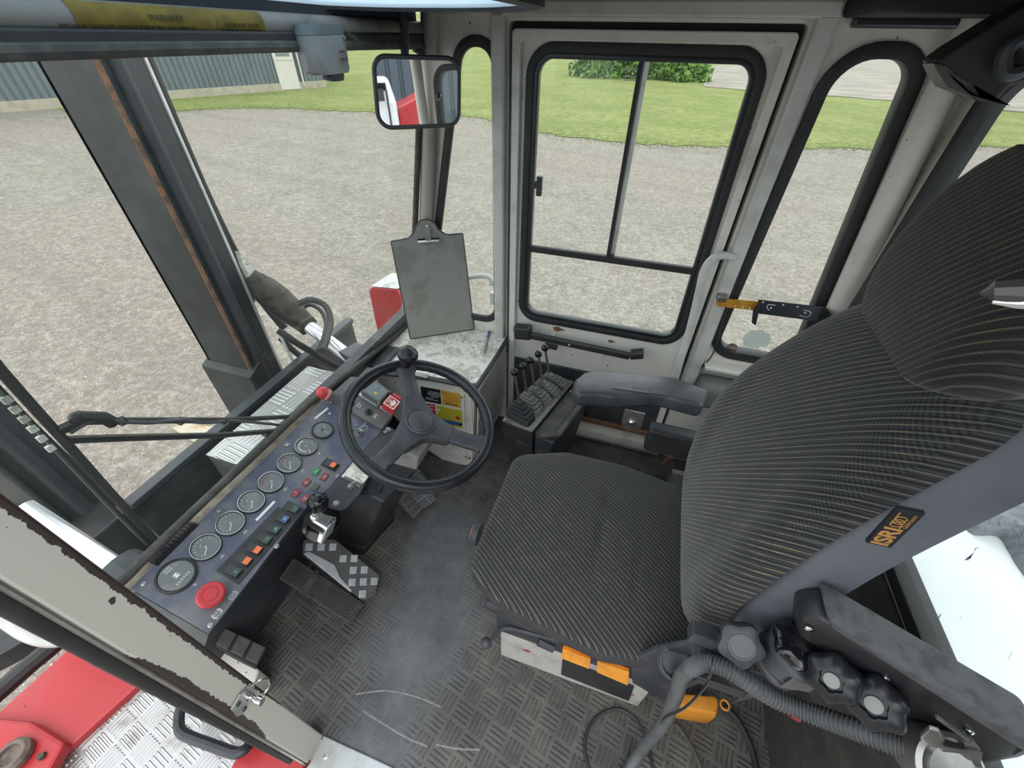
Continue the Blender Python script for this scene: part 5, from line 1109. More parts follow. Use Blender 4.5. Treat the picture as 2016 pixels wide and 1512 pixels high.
# orange adjusting paddles and small lever on the side
for qd in (((1109, 1262), (1164, 1285), (1162, 1308), (1107, 1287)), ((1176, 1286), (1241, 1301), (1237, 1340), (1176, 1314))):
    A = [P(u, v, 'y', .40) for u, v in qd]; md = [(A[0]+A[3])/2, (A[1]+A[2])/2]
    b = bmn(); prism(b, [A[0], A[1], md[1]+V((0, .016, 0)), md[0]+V((0, .016, 0))], (0, .008, -.003)); prism(b, [md[0]+V((0, -.004, .002)), md[1]+V((0, -.004, .002)), A[2]+V((0, -.012, 0)), A[3]+V((0, -.012, 0))], (0, .012, -.004)); boxr(b, A[0].x+.01, A[1].x-.01, .41, .435, md[0].z-.005, md[0].z+.01); ST.part('adjuster_paddle', b, MT['orange'], bevel=.002)
b = bmn(); tube(b, smooth([P(1100, 1262, 'y', .425), P(1030, 1243, 'y', .42), P(990, 1238, 'y', .41), P(962, 1265, 'y', .395)], 5), .0055, 8); lv = ST.part('height_lever', b, MT['dash_dark'], sm=True)
b = bmn(); ball(b, P(957, 1266, 'y', .39), .016, (1, 1, 1), 16, 10); ST.part('lever_knob', b, MT['wheel_hub'], lv, sm=True, ang=80)
b = bmn(); tube(b, [P(1060, 1262, 'y', .42), P(1090, 1276, 'y', .42)], .013, 8); ST.part('damper', b, MT['dash_dark'])
b = bmn(); q = P(938, 1043, 'x', -.262); lathe(b, [(.030, -.008), (.030, .004), (.027, .010)], q+V((0, 0, -.02)), (-1, 0, 0), 30, lobes=30, amp=.03); wl_ = ST.part('weight_knob', b, MT['dash_dark'])
b = bmn(); lathe(b, [(.026, .009), (.022, .013), (.001, .014)], q+V((0, 0, -.02)), (-1, 0, 0), 24); ST.part('knob_face', b, mat('knob_orange_face', (.65, .20, .08), .5), wl_)
# left side hardware: bracket, star knob, pivot, folded armrest beam
YL = .375
def L(u, v, y=YL): return P(u, v, 'y', y)
b = bmn(); prism(b, [L(1240, 1302, .40), L(1290, 1280, .40), L(1390, 1262, .40), L(1420, 1330, .40), L(1300, 1378, .40), L(1245, 1345, .40)], (0, .012, 0)); ST.part('side_bracket', b, MT['dash_dark'], bevel=.003)
b = bmn(); lathe(b, [(.034, 0), (.036, .012), (.030, .020), (.028, .020), (.026, .012)], L(1328, 1302, .39), (-.1, -.5, .85), 24); ST.part('recliner_disc', b, MT['wheel_hub'], sm=True)
b = bmn(); A = L(1385, 1250, .385); box(b, A, (.05, .03, .035)); box(b, L(1400, 1285, .38), (.055, .03, .022)); ST.part('hinge_block', b, MT['wheel_hub'], bevel=.004)
kx = (V((-.06, -.72, .69))).normalized()
c_ = L(1460, 1273, .355); b = bmn(); lathe(b, [(.020, -.045), (.030, -.030), (.036, -.012), (.034, -.002), (.026, .002)], c_, kx, 40, lobes=5, amp=.10); sk = ST.part('star_knob', b, MT['wheel_hub'], sm=True, ang=50)
b = bmn(); lathe(b, [(.021, .0), (.021, .0035), (.0185, .004), (.0175, .0025), (.001, .003)], c_, kx, 28); ST.part('knob_cap', b, mat('knob_cap_grey', (.115, .125, .13), .5), sk, sm=True)
pc2 = L(1553, 1290, .375); vx = V((.02, -.10, 1)).normalized()
b = bmn(); lathe(b, [(.040, -.040), (.045, -.034), (.045, -.022), (.041, -.020), (.041, .028), (.045, .030), (.045, .040), (.034, .046)], pc2, vx, 30); ST.part('armrest_pivot', b, MT['wheel_hub'], sm=True, ang=40)
b = bmn(); prism(b, [pc2+q for q in (V((-.012, -.043, -.020)), V((.032, -.036, -.020)), V((.032, -.036, .026)), V((-.012, -.043, .026)))], (0, -.004, 0)); ST.part('pivot_cover', b, MT['dash_grey'], bevel=.002)
b = bmn(); lathe(b, [(.026, .046), (.034, .050), (.034, .060), (.026, .066), (.001, .067)], pc2+V((-.012, 0, 0)), vx, 40, lobes=6, amp=.09); pk_ = ST.part('star_knob', b, MT['black_gloss'], sm=True, ang=50)
b = bmn(); box(b, L(1415, 1345, .39), (.10, .02, .03)); box(b, L(1480, 1335, .395), (.12, .02, .035)); ST.part('lower_bracket', b, MT['black'], bevel=.004)
b = bmn(); prism(b, [L(1440, 1385, .41), L(1540, 1320, .41), L(1555, 1355, .41), L(1500, 1370, .41)], (0, .01, 0)); ST.part('sheet_bracket', b, MT['rubber_dusty'])
LA = lambda u, v, dy=0: P(u, v, 'y', .378-(u-1575)*.000175+dy)
bmA = [LA(1575, 1218), LA(1625, 1222), LA(2030, 1468), LA(2060, 1486), LA(2020, 1500), LA(1890, 1520), LA(1620, 1420), LA(1560, 1330)]
b = bmn(); prism(b, bmA, (0, .055, 0)); ST.part('folded_armrest', b, MT['black'], bevel=.014, seg=3, sm=True)
b = bmn(); tpA = [LA(1628, 1216, -.003), LA(2035, 1466, -.003), LA(2070, 1488, -.003)]; tpB = [LA(1636, 1240, -.003), LA(2030, 1490, -.003), LA(2066, 1512, -.003)]
prism(b, tpA+tpB[::-1], (0, .062, 0)); ST.part('armrest_foam_edge', b, mat('foam_edge', (.105, .108, .115), .85, col2=(.060, .062, .066), sc_=40, bump=.4, bsc=300), bevel=.008, seg=3, sm=True)
for (u, v), r_ in (((1640, 1335), .034), ((1722, 1382), .037)):
    c_ = L(u, v, .330 if u < 1700 else .318); kx2 = V((-.55, -.60, .58)).normalized()
    b = bmn(); lathe(b, [(.014, -.05), (r_*.8, -.022), (r_, -.012), (r_, .006), (r_*.85, .014), (r_*.45, .017), (r_*.40, .010), (.001, .010)], c_, kx2, 48, lobes=6, amp=.08); sk = ST.part('star_knob', b, MT['wheel'], sm=True, ang=50)
    b = bmn(); lathe(b, [(r_*.32, .010), (r_*.30, .0135), (.001, .014)], c_, kx2, 20); ST.part('knob_center', b, mat('knob_center_grey', (.30, .31, .29), .6, col2=(.2, .2, .19)), sk)
for u, v in ((1592, 1238), (1741, 1336), (1907, 1440)):
    b = bmn(); ball(b, LA(u, v, -.004), .0065, (1, .6, 1), 10, 6); ST.part('rivet', b, MT['chrome'], sm=True)
JM = Thing('conduit_fitting', 'silver conduit fitting with wing clamp at the end of the corrugated hose', 'fitting', L(1865, 1512, .29))
c_ = L(1872, 1515, 0.280); b = bmn(); lathe(b, [(.040, -.05), (.046, -.02), (.046, .0), (.040, .004), (.040, -.006), (.034, -.006), (.030, .004), (.001, .006)], c_, V((.1, -.55, .83)), 30); JM.part('ring', b, MT['steel'], sm=True, ang=40)
b = bmn(); w0 = [L(1815, 1490, 0.295), L(1812, 1452, 0.295), L(1830, 1436, 0.295), L(1850, 1442, 0.295), L(1862, 1460, 0.295), L(1840, 1482, 0.295)]; prism(b, w0, (0, .006, .002)); JM.part('wing', b, MT['steel'], bevel=.002)
b = bmn(); prism(b, [L(1858, 1470, 0.290), L(1935, 1482, 0.290), L(1933, 1488, 0.290), L(1856, 1480, 0.290)], (0, .01, -.01)); prism(b, [L(1846, 1413, 0.295), L(1912, 1460, 0.295), L(1910, 1464, 0.295), L(1842, 1415, 0.295)], (0, .004, 0)); JM.part('clamp_blade', b, MT['steel'])
b = bmn(); prism(b, [L(1898, 1462, 0.295), L(1915, 1460, 0.295), L(1934, 1484, 0.295), L(1930, 1512, 0.295), L(1905, 1500, 0.295)], (0, .006, 0)); JM.part('wing', b, MT['steel'])

# ================================================================ HOSES, CABLES AND CLUTTER BY THE SEAT
hp_ = [P(1215, 1560, 'z', .02), P(1242, 1508, 'z', .025), P(1268, 1470, 'y', .325), P(1305, 1425, 'y', .335), P(1330, 1370, 'y', .345), P(1345, 1328, 'y', .352), P(1388, 1305, 'y', .355), P(1440, 1322, 'y', .345), P(1520, 1372, 'y', .335), P(1600, 1405, 'y', .325), P(1690, 1438, 'y', .308), P(1780, 1472, 'y', .295), P(1845, 1500, 'y', .285)]
CH = Thing('corrugated_hose', 'grey corrugated cable hose looping along the near side of the seat', 'hose', hp_[2])
path = smooth(hp_, 40); b = bmn(); tube(b, path, [.0145+(.0004 if (k % 4) < 2 else 0) if k < 215 else (.0165 if (k % 4) < 2 else .0138) for k in range(len(path))], 12); CH.part('hose', b, MT['conduit'], sm=True, ang=50)
b = bmn(); q = P(1395, 1308, 'y', .352); tube(b, [q+V((0, math.cos(t)*.021, math.sin(t)*.021)) for t in [2*math.pi*k/18 for k in range(18)]], .003, 6, True); tube(b, smooth([q+V((0, -.02, -.01)), P(1390, 1350, 'y', .335), P(1350, 1392, 'y', .325), P(1310, 1412, 'y', .322), P(1302, 1424, 'y', .322)], 5), .0035, 6, flat=.5); CH.part('cable_tie', b, MT['black'], sm=True)
b = bmn(); q = P(1562, 1392, 'y', .331)
tube(b, [P(1556, 1402, 'y', .327), P(1572, 1412, 'y', .326)], .008, 8); CH.part('red_mark', b, mat('red_paint_mark', (.30, .03, .03), .6))
# orange plastic block on the floor
o_ = [P(u, v, 'z', .10) for u, v in ((1338, 1362), (1415, 1368), (1420, 1385), (1416, 1410), (1345, 1398), (1336, 1385))]
OB = Thing('plastic_pouch', 'orange plastic pouch lying on the floor behind the grey hose', 'pouch', (o_[0].x+.05, o_[0].y, 0))
b = bmn(); loft(b, [[q+V((0, 0, -.10)) for q in o_], [q+V((0, 0, -.03)) for q in o_], [q+(sum(o_, V((0, 0, 0)))/6-q)*.12+V((0, 0, .0)) for q in o_]]); OB.part('pouch', b, MT['orange'], bevel=.012, seg=3, sm=True)
b = bmn(); q = P(1427, 1388, 'z', .09); tube(b, [q+V((math.cos(t)*.012, math.sin(t)*.012, 0)) for t in [2*math.pi*k/14 for k in range(14)]], .003, 6, True); OB.part('ring', b, MT['orange'], sm=True)
lp = [P(u, v, 'z', .006) for u, v in ((1180, 1560), (1155, 1500), (1152, 1455), (1172, 1415), (1212, 1396), (1250, 1415), (1274, 1460), (1285, 1512), (1290, 1560))]
b = bmn(); tube(b, smooth(lp, 8), .0045, 8); solo('cable', b, MT['black'], 'thin black cable lying in a loop on the floor mat', 'cable', group='cables on the cab floor', sm=True)
lp = [P(u, v, 'z', .010) for u, v in ((1425, 1392), (1452, 1418), (1478, 1470), (1492, 1530), (1496, 1570))]
b = bmn(); tube(b, smooth(lp, 8), .009, 8); solo('cable', b, MT['hose'], 'thick black cable running over the floor from the orange pouch', 'cable', group='cables on the cab floor', sm=True)
lp = [P(u, v, 'z', .006) for u, v in ((1330, 1425), (1352, 1455), (1375, 1500), (1385, 1560))]
b = bmn(); tube(b, smooth(lp, 8), .006, 8); solo('cable', b, MT['rubber_dusty'], 'dusty cable on the floor below the cable tie', 'cable', group='cables on the cab floor', sm=True)
# hook, red wire and grey pad behind the seat
HK = Thing('door_hook', 'chipped white hooked rod low on the far side behind the armrest', 'hook', P(1305, 888, 'y', 1.40))
b = bmn(); tube(b, smooth([P(1276, 855, 'y', 1.40), P(1287, 868, 'y', 1.40), P(1305, 872, 'y', 1.40), P(1316, 862, 'y', 1.40)], 6), .012, 10); HK.part('hook', b, MT['white_paint'], sm=True)
b = bmn(); tube(b, [P(1312, 862, 'y', 1.40), P(1304, 890, 'y', 1.38)], .014, 10); HK.part('lug', b, MT['white_paint'], sm=True)
b = bmn(); lathe(b, [(.014, -.01), (.014, .012)], P(1302, 895, 'y', 1.38), (0, 0, 1), 10); HK.part('pivot', b, MT['greasy'])
b = bmn(); tube(b, smooth([P(1303, 914, 'z', .035), P(1315, 903, 'z', .06), P(1330, 900, 'z', .07), P(1352, 899, 'z', .07)], 5), .004, 8); solo('red_cable', b, mat('red_cable_skin', (.36, .09, .08), .5), 'thin red cable between the seat and the hooked rod', 'cable', sm=True)
b = bmn(); boxr(b, .42, .56, 1.28, 1.46, .0, .20); solo('storage_box', b, mat('grey_blue_box', (.22, .26, .27), .7), 'grey box on the floor behind the seat by the rear pillar', 'box', bevel=.03, seg=3)
b = bmn(); q = P(1338, 932, 'z', .15); boxr(b, q.x-.03, q.x+.05, q.y-.012, q.y+.012, .0, .155); solo('seat_rail', b, MT['alu'], 'short grey metal rail between cushion and backrest on the far side', 'rail')
b = bmn(); pts = [P(1147, 860, 'y', 1.47), P(1240, 886, 'y', 1.47)]; boxr(b, -.30, .30, 1.440, 1.476, .03, .045); solo('sill_strip', b, MT['alu'], 'bright metal sill strip along the bottom of the far door', 'strip')

# ================================================================ GRAB HANDLE, RADIO BRACKET
g_ = [P(1444, 507, 'y', 1.45), P(1425, 503, 'y', 1.425), P(1402, 510, 'y', 1.405), P(1386, 533, 'y', 1.395), P(1377, 570, 'y', 1.395), P(1360, 640, 'y', 1.395), P(1330, 745, 'y', 1.395), P(1322, 772, 'y', 1.42), P(1318, 780, 'y', 1.455)]
GH = Thing('grab_handle', 'curved white tubular grab handle on the far door post', 'handle', g_[6])
b = bmn(); tube(b, smooth(g_, 6), .0125, 12); GH.part('tube', b, MT['white_paint'], sm=True)
RB = Thing('radio_bracket', 'ochre strip with a black bracket across the far rear pane', 'bracket', P(1540, 625, 'y', 1.43))
YR = 1.435
b = bmn(); A = [P(u, v, 'y', YR) for u, v in ((1411, 587), (1494, 594), (1494, 612), (1411, 603))]; prism(b, A, (0, .003, 0)); RB.part('strip', b, MT['ochre'])
b = bmn(); A = [P(u, v, 'y', YR+.006) for u, v in ((1600, 605), (1680, 612), (1680, 630), (1600, 625))]; prism(b, A, (0, .003, 0)); RB.part('strip', b, MT['ochre'])
dkp = mat('bracket_black', (.035, .040, .050), .35, .3)
A = [P(u, v, 'y', YR-.004) for u, v in ((1493, 590), (1625, 605), (1618, 634), (1489, 617))]
b = bmn(); prism(b, A, (0, .003, 0)); bk = RB.part('bracket_plate', b, dkp, bevel=.001)
b = bmn(); A2 = [P(1493, 590, 'y', YR-.004), P(1489, 617, 'y', YR-.004)]; prism(b, [P(u, v, 'y', YR-.012) for u, v in ((1498, 591), (1493, 620), (1488, 641), (1480, 636), (1483, 610))], (0, .006, 0)); RB.part('bracket_lug', b, dkp, bevel=.001)
A2 = [P(1625, 605, 'y', YR-.004), P(1618, 634, 'y', YR-.004)]; b = bmn(); prism(b, [A2[0], A2[0]+V((.006, -.045, 0)), A2[1]+V((.008, -.05, -.02)), A2[1]], (.003, 0, 0)); RB.part('bracket_lug', b, dkp, bevel=.001)
for u, v in ((1502, 595), (1542, 600), (1570, 604), (1462, 605), (1476, 607), (1448, 602), (1518, 606), (1585, 616)):
    b = bmn(); lathe(b, [(.0030, 0), (.0030, .0008)], P(u, v, 'y', YR-.0045), (0, -1, 0), 10); RB.part('hole', b, MT['lid'], bk)
for pts in (((1527, 601), (1513, 600), (1510, 606), (1515, 611)), ((1582, 611), (1594, 613), (1596, 619), (1588, 624), (1574, 621))):
    b = bmn(); tube(b, smooth([P(u, v, 'y', YR-.005) for u, v in pts], 4), .0012, 6); RB.part('slot', b, MT['lid'], bk)
b = bmn(); box(b, P(1421, 586, 'y', 1.435), (.032, .03, .022)); RB.part('clamp', b, MT['steel'], bevel=.004)
b = bmn(); wpts = [P(u, v, 'y', 1.455) for u, v in ((1452, 545), (1442, 580), (1425, 625), (1410, 680), (1398, 705), (1376, 728))]; tube(b, smooth(wpts, 5), .0028, 6); solo('wire', b, MT['black'], 'thin black wire running down beside the far rear pane', 'wire', sm=True)
# dark housing hanging from the roof corner behind the seat
HC = Thing('roof_housing', 'dark angular plastic housing hanging from the roof corner above the headrest', 'housing', P(1930, 195, 'y', 1.15))
fr_ = [P(u, v, 'y', 1.12) for u, v in ((1840, 124), (1878, 96), (2016, 12), (2110, -30), (2110, 150), (1988, 168), (1958, 200), (1925, 198), (1870, 150))]
b = bmn(); prism(b, fr_, (.02, .12, .0)); HC.part('housing', b, mat('housing_dark', (.026, .025, .025), .6), bevel=.006)
b = bmn(); A = [P(u, v, 'y', 1.118) for u, v in ((1838, 124), (1866, 130), (1925, 197), (1958, 202), (1920, 193), (1866, 172), (1845, 140))]; prism(b, A, (.02, .10, -.004)); HC.part('lip', b, mat('housing_lip', (.085, .082, .076), .5), bevel=.002)
b = bmn(); tube(b, smooth([P(1975, 140, 'y', 1.10), P(1982, 100, 'y', 1.10), P(2016, 78, 'y', 1.10), P(2030, 120, 'y', 1.10), P(2005, 142, 'y', 1.10)], 5, True), .012, 8, True); HC.part('grommet', b, MT['dash_dark'], sm=True)

# near sill striker and its wire loop
AA, BB = ext(A0, T0, .30), ext(A1, T1, .30)
DS = Thing('door_striker', 'chrome door striker with a wire loop bolted to the peeling door post', 'striker', P(480, 1380, 'x', -.585))
def J(u, v, dx=0): q = P(u, v, 'x', -.588+dx); return q
JN = (A1-A0).cross(T0-A0).normalized(); JN = JN if JN.x > 0 else -JN
def J(u, v, h=0): return PP(u, v, A0+JN*h, JN)
b = bmn(); pl4 = [J(u, v, .001) for u, v in ((452, 1396), (470, 1366), (492, 1344), (500, 1348), (488, 1372), (476, 1405), (464, 1410))]; prism(b, pl4, JN*.004); DS.part('plate', b, MT['steel'], bevel=.001)
for u, v in ((466, 1384), (478, 1394)):
    b = bmn(); lathe(b, [(.006, .004), (.005, .0065), (.002, .007)], J(u, v, .0), JN, 12); DS.part('bolt', b, MT['dash_dark'])
p_ = J(489, 1372, .004); px_ = P(517, 1382, 'x', p_.x+.035); b = bmn(); lathe(b, [(.0075, 0), (.0075, .008), (.0055, .010), (.0055, .020), (.008, .021), (.008, .034)], p_, (px_-p_), 16); DS.part('pin', b, MT['chrome'], sm=True, ang=40)
b = bmn(); tube(b, smooth([J(488, 1354, .004), P(510, 1340, 'x', -.560), P(526, 1338, 'x', -.552), P(530, 1350, 'x', -.552), P(520, 1366, 'x', -.556)], 6), .0022, 8); DS.part('wire_loop', b, MT['chrome'], sm=True)
b = bmn(); q = P(800, 1500, 'z', .0065)
for u, v in ((641, 1489),):
    lathe(b, [(.007, 0), (.0065, .002), (.003, .0025)], P(u, v, 'z', .0065), (0, 0, 1), 14)
solo('sill_screw', b, MT['chrome'], 'single round head screw in the bright door sill plate', 'screw')
# ================================================================ MACHINE OUTSIDE THE CAB
G = -1.8
# mast uprights (rails seen through the windshield)
def upright(y0, y1, label, rust):
    T = Thing('mast_upright', label, 'mast', ((-1.72), (y0+y1)/2, -1.0), 'mast uprights in front of the cab')
    b = bmn(); boxr(b, -1.85, -1.60, y0, y0+.016, -1.0, 2.6); T.part('side_plate', b, MT['mast'])
    b = bmn(); boxr(b, -1.85, -1.835, y0, y0+.05, -1.0, 2.6); T.part('outer_flange', b, MT['mast_in'])
    b = bmn(); tube(b, [V((-1.602, y0+.006, -1.0)), V((-1.602, y0+.006, 2.6))], .0085, 8); T.part('worn_edge', b, MT['rust' if rust else 'mast_in'])
    b = bmn(); boxr(b, -1.635, -1.612, y0+.012, y1, -1.0, 2.6); T.part('rear_plate', b, MT['mast_in'])
    b = bmn(); tube(b, [V((-1.600, y0+.060, -1.0)), V((-1.600, y0+.060, 2.6))], .022, 14); T.part('lift_cylinder', b, MT['mast_in'], sm=True)
    return T
U1 = upright(1.062, 1.215, 'far mast upright of black steel with a rusty edge in front of the windshield', True)
b = bmn(); boxr(b, -1.618, -1.606, 1.217, 1.226, -1.0, 2.6); U1.part('white_edge', b, MT['white'])
b = bmn(); boxr(b, -1.87, -1.58, 1.03, 1.16, -.10, .33)
for q in b.verts:
    if q.co.z > 0 and q.co.y > 1.1: q.co.z += .06
U1.part('foot_bracket', b, MT['mast'], bevel=.006)
U2 = upright(.255, .392, 'near mast upright of dark steel behind the wiper blade', False)
U2.o.location.x += 0
for k, (y, x, r_) in enumerate(((1.262, -1.66, .016), (1.305, -1.72, .020))):
    pts = [V((x, y, 2.6)), V((x, y+.005*k, 1.6)), V((x+.01, y-.004, 1.0)), V((x+.04, y+.01, .62)), V((x+.12, y+.015, .42))]
    if k == 0: pts = [V((x, y, 2.6)), V((x, y, 1.3)), V((x+.01, y-.012, .9)), V((x+.02, y-.02, .60))]
    b = bmn(); tube(b, smooth(pts, 6), r_, 10); solo('hydraulic_hose', b, MT['hose'], ['thin black hose running down close beside the far mast upright', 'thick black hydraulic hose hanging right of the far mast upright'][k], 'hose', group='hydraulic hoses at the mast', loc=V((x, y, .42)), sm=True)
# tilt cylinders
def tilt(pts, head, label, bright=True):
    T = Thing('tilt_cylinder', label, 'cylinder', pts[0], 'tilt cylinders of the mast')
    if head:
        b = bmn(); tube(b, head, [.030, .060, .068, .062, .052, .046], 16); T.part('cylinder_head', b, MT['greasy'], sm=True, ang=50)
        b = bmn(); lathe(b, [(.050, -.03), (.054, -.02), (.054, .02), (.044, .028)], pts[0], pts[1]-pts[0], 6); T.part('gland_nut', b, MT['greasy'])
    b = bmn(); tube(b, pts, .032 if head else .021, 20); T.part('rod', b, MT['rod'], sm=True)
    return T
h = [P(492, 540, 'x', -1.56), P(520, 568, 'x', -1.54), P(545, 590, 'x', -1.52), P(572, 612, 'x', -1.49), P(590, 628, 'x', -1.46), P(604, 640, 'x', -1.44)]
ra, rb_ = P(600, 637, 'x', -1.44), P(700, 712, 'x', -1.16)
TC = tilt([ra, rb_], h, 'far tilt cylinder with a chrome rod and greasy dark head')
b = bmn(); arm = [P(u, v, 'x', -1.55) for u, v in ((470, 495), (485, 510), (520, 545), (548, 570), (530, 585), (495, 555), (478, 520))]; prism(b, arm, (-.02, 0, 0)); TC.part('mounting_lug', b, MT['lid'])
b = bmn(); rr = [P(u, v, 'x', -1.20) for u, v in ((662, 692), (700, 672), (735, 700), (700, 735))]; prism(b, rr, (.08, 0, -.02)); TC.part('rod_end', b, MT['mast_in'], bevel=.01)
na, nb_ = P(50, 1000, 'x', -1.30), P(232, 1118, 'x', -1.04)
TN = tilt([na, nb_], None, 'near tilt cylinder rod shining behind the lower left glass')
b = bmn(); lathe(b, [(.05, 0), (.055, .02), (.055, .10), (.03, .12)], nb_, nb_-na, 16); TN.part('rod_end', b, MT['mast_in'])
for k, (pts, r_, lab) in enumerate((([(588, 598), (612, 590), (640, 602), (651, 630), (645, 662), (636, 690)], .014, 'outer black hose bending in a loop over the chrome tilt rod'), ([(596, 606), (612, 600), (632, 612), (642, 635), (638, 662), (628, 690)], .010, 'inner black hose of the loop over the chrome tilt rod'), ([(548, 650), (585, 676), (640, 708), (690, 735)], .015, 'upper black hose running from the mast to the cab below the tilt rod'), ([(552, 665), (590, 700), (640, 728), (680, 745)], .014, 'lower black hose running from the mast to the cab below the tilt rod'))):
    b = bmn(); tube(b, smooth([P(u, v, 'x', (-1.42 if k < 2 else -1.45)+.05*i-.07*(k % 2)) for i, (u, v) in enumerate(pts)], 6), r_, 10); solo('hydraulic_hose', b, MT['hose'], lab, 'hose', group='hydraulic hoses at the mast', sm=True)
b = bmn(); tube(b, [P(549, 655, 'x', -1.50), P(590, 740, 'x', -1.48)], .007, 6); solo('thin_rod', b, MT['white'], 'thin pale rod standing left of the black hoses below the tilt rod', 'rod')
# crossbeam between the uprights, frame below
CBm = Thing('mast_crossbeam', 'black steel crossbeam running between the mast uprights behind the step box', 'beam', (-1.42, .85, -.2))
b = bmn(); boxr(b, -1.46, -1.415, .36, 1.6, .328, .352); CBm.part('top_flange', b, MT['mast_in'], bevel=.004)
b = bmn(); boxr(b, -1.445, -1.430, .36, 1.6, -.2, .330); CBm.part('web', b, MT['mast'])
b = bmn(); boxr(b, -1.43, -1.385, .36, 1.6, .10, .13); CBm.part('lower_flange', b, MT['mast_in'])
b = bmn(); boxr(b, -1.86, -1.47, .20, .36, -.5, .30); U2.part('foot_bracket', b, MT['mast'], bevel=.01)
# tread plate box between mast and windshield
q = [P(u, v, 'z', .34) for u, v in ((405, 895), (612, 722), (692, 738))]
xa, ya, yb, xb = q[0].x, q[0].y, q[1].y, -1.03
SB = Thing('step_box', 'aluminium tread plate box between windshield and mast', 'box', ((xa+xb)/2, (ya+yb)/2, -.1))
b = bmn(); boxr(b, xa, xb, ya, yb, .335, .340); SB.part('tread_top', b, MT['alu_box'])
b = bmn(); boxr(b, xa+.004, xb, ya+.002, yb-.002, -.1, .335); SB.part('case', b, MT['alu'])
b = bmn(); boxr(b, -1.34, -1.0, .0, ya-.005, .04, .06); solo('deck_plate', b, MT['mast_in'], 'dark steel deck plate under the near end of the windshield', 'plate')
# red lamp tower on the far front fender
yl = 1.95; l0, l1 = P(725, 566, 'y', yl), P(783, 562, 'y', yl); xa_, xb_ = l0.x, l1.x; zt = l0.z+.004
LT = Thing('lamp_tower', 'red lamp tower with a tread plate top beyond the windshield corner', 'lamp', ((xa_+xb_)/2, yl+.08, -1.0))
b = bmn(); pr_ = rpoly([(xa_-.03, -1.0), (xb_+.01, -1.0), (xb_, zt+.015), (xa_, zt)], [.005, .005, .035, .045], 5); prism(b, [V((p.x, yl, p.y)) for p in pr_], (0, .17, 0)); LT.part('tower', b, MT['red_worn'], bevel=.004)
b = bmn(); prism(b, [V((xa_+.02, yl+.004, zt+.004)), V((xb_-.01, yl+.004, zt+.017)), V((xb_+.02, yl+.20, zt+.020)), V((xa_+.05, yl+.20, zt+.008))], (0, 0, .004)); LT.part('tread_top', b, MT['alu_small'])
b = bmn(); q_ = P(795, 600, 'y', yl+.06); lathe(b, [(.050, 0), (.085, .02), (.085, .05), (.070, .065), (.001, .070)], V((xb_-.01, yl+.09, q_.z-.01)), (.85, -.5, .0), 8); LT.part('lamp_lens', b, MT['lampglass'])
b = bmn(); boxr(b, xb_-.01, xb_+.06, yl+.03, yl+.12, zt-.32, zt-.18); LT.part('lamp_bracket', b, MT['red_worn'])
# outside mirror arm on the far corner
OM = Thing('hinge_tube', 'white bent tube with a bolted hinge outside the narrow far pane', 'tube', P(972, 598, 'y', 1.53))
b = bmn(); tube(b, smooth([P(880, 556, 'y', 1.56), P(925, 546, 'y', 1.56), P(955, 543, 'y', 1.55), P(967, 550, 'y', 1.545), P(968, 562, 'y', 1.54)], 5), .011, 10); OM.part('tube', b, MT['white_paint'], sm=True)
b = bmn(); lathe(b, [(.013, 0), (.013, .055)], P(970, 597, 'y', 1.54), (0, 0, 1), 12); OM.part('hinge_sleeve', b, MT['white_paint'], sm=True)
for u, v in ((979, 563), (979, 588)):
    b = bmn(); ball(b, P(u, v, 'y', 1.535), .008, u=10, v=6); OM.part('bolt', b, MT['steel'])
# near side: red body, tread step, handles
ZS = -.36
def S(u, v, z=ZS): return P(u, v, 'z', z)
RBd = Thing('red_fender', 'red painted fender with chipped paint beside the near tread plate step', 'fender', (-1.65, -.1, -.8))
b = bmn(); prism(b, [S(*q) for q in ((-260, 1640), (0, 1398), (150, 1262), (165, 1225), (300, 1270), (285, 1338), (40, 1560), (-120, 1700))], (0, 0, -.25)); RBd.part('panel', b, MT['red_worn'], bevel=.01)
b = bmn(); prism(b, [S(*q, ZS+.04) for q in ((-60, 1408), (60, 1420), (128, 1462), (100, 1512), (40, 1600), (-160, 1640))], (0, 0, -.05)); RBd.part('hinge_plate', b, MT['red_worn'], bevel=.012)
c_ = S(30, 1490, ZS+.045); b = bmn(); lathe(b, [(.050, 0), (.050, .02), (.040, .03), (.030, .03), (.028, .02), (.001, .022)], c_, (0, 0, 1), 24); RBd.part('pivot_pin', b, mat('grimy_pin', (.20, .15, .12), .7, col2=(.10, .08, .07), sc_=30), sm=True)
b = bmn(); lathe(b, [(.012, 0), (.010, .012)], S(84, 1489, ZS+.04), (0, 0, 1), 8); RBd.part('bolt', b, MT['greasy'])
b = bmn(); prism(b, [S(*q) for q in ((170, 1455), (330, 1300), (490, 1450), (470, 1530), (300, 1700), (40, 1700))], (0, 0, -.02)); 
b.free()
b = bmn(); prism(b, [S(*q, ZS-.03) for q in ((40, 1560), (285, 1338), (330, 1250), (560, 1400), (520, 1520), (330, 1760), (100, 1780), (-60, 1690))], (0, 0, -.02)); solo('tread_step', b, MT['alu_near'], 'worn aluminium tread plate step below the near door post', 'step')
hz = -.28; hd = [(369, 1372), (358, 1392), (352, 1420), (356, 1440), (376, 1452), (420, 1468), (460, 1482), (478, 1478), (486, 1462), (480, 1445)]
b = bmn(); pts = [S(u, v, hz) for u, v in hd]; pts[0].z -= .05; pts[-1].z -= .05; pts[-2].z -= .02
tube(b, smooth(pts, 5), .017, 10); solo('pull_handle', b, mat('handle_black', (.045, .047, .052), .35), 'black pull handle mounted on the near tread plate step', 'handle', sm=True)
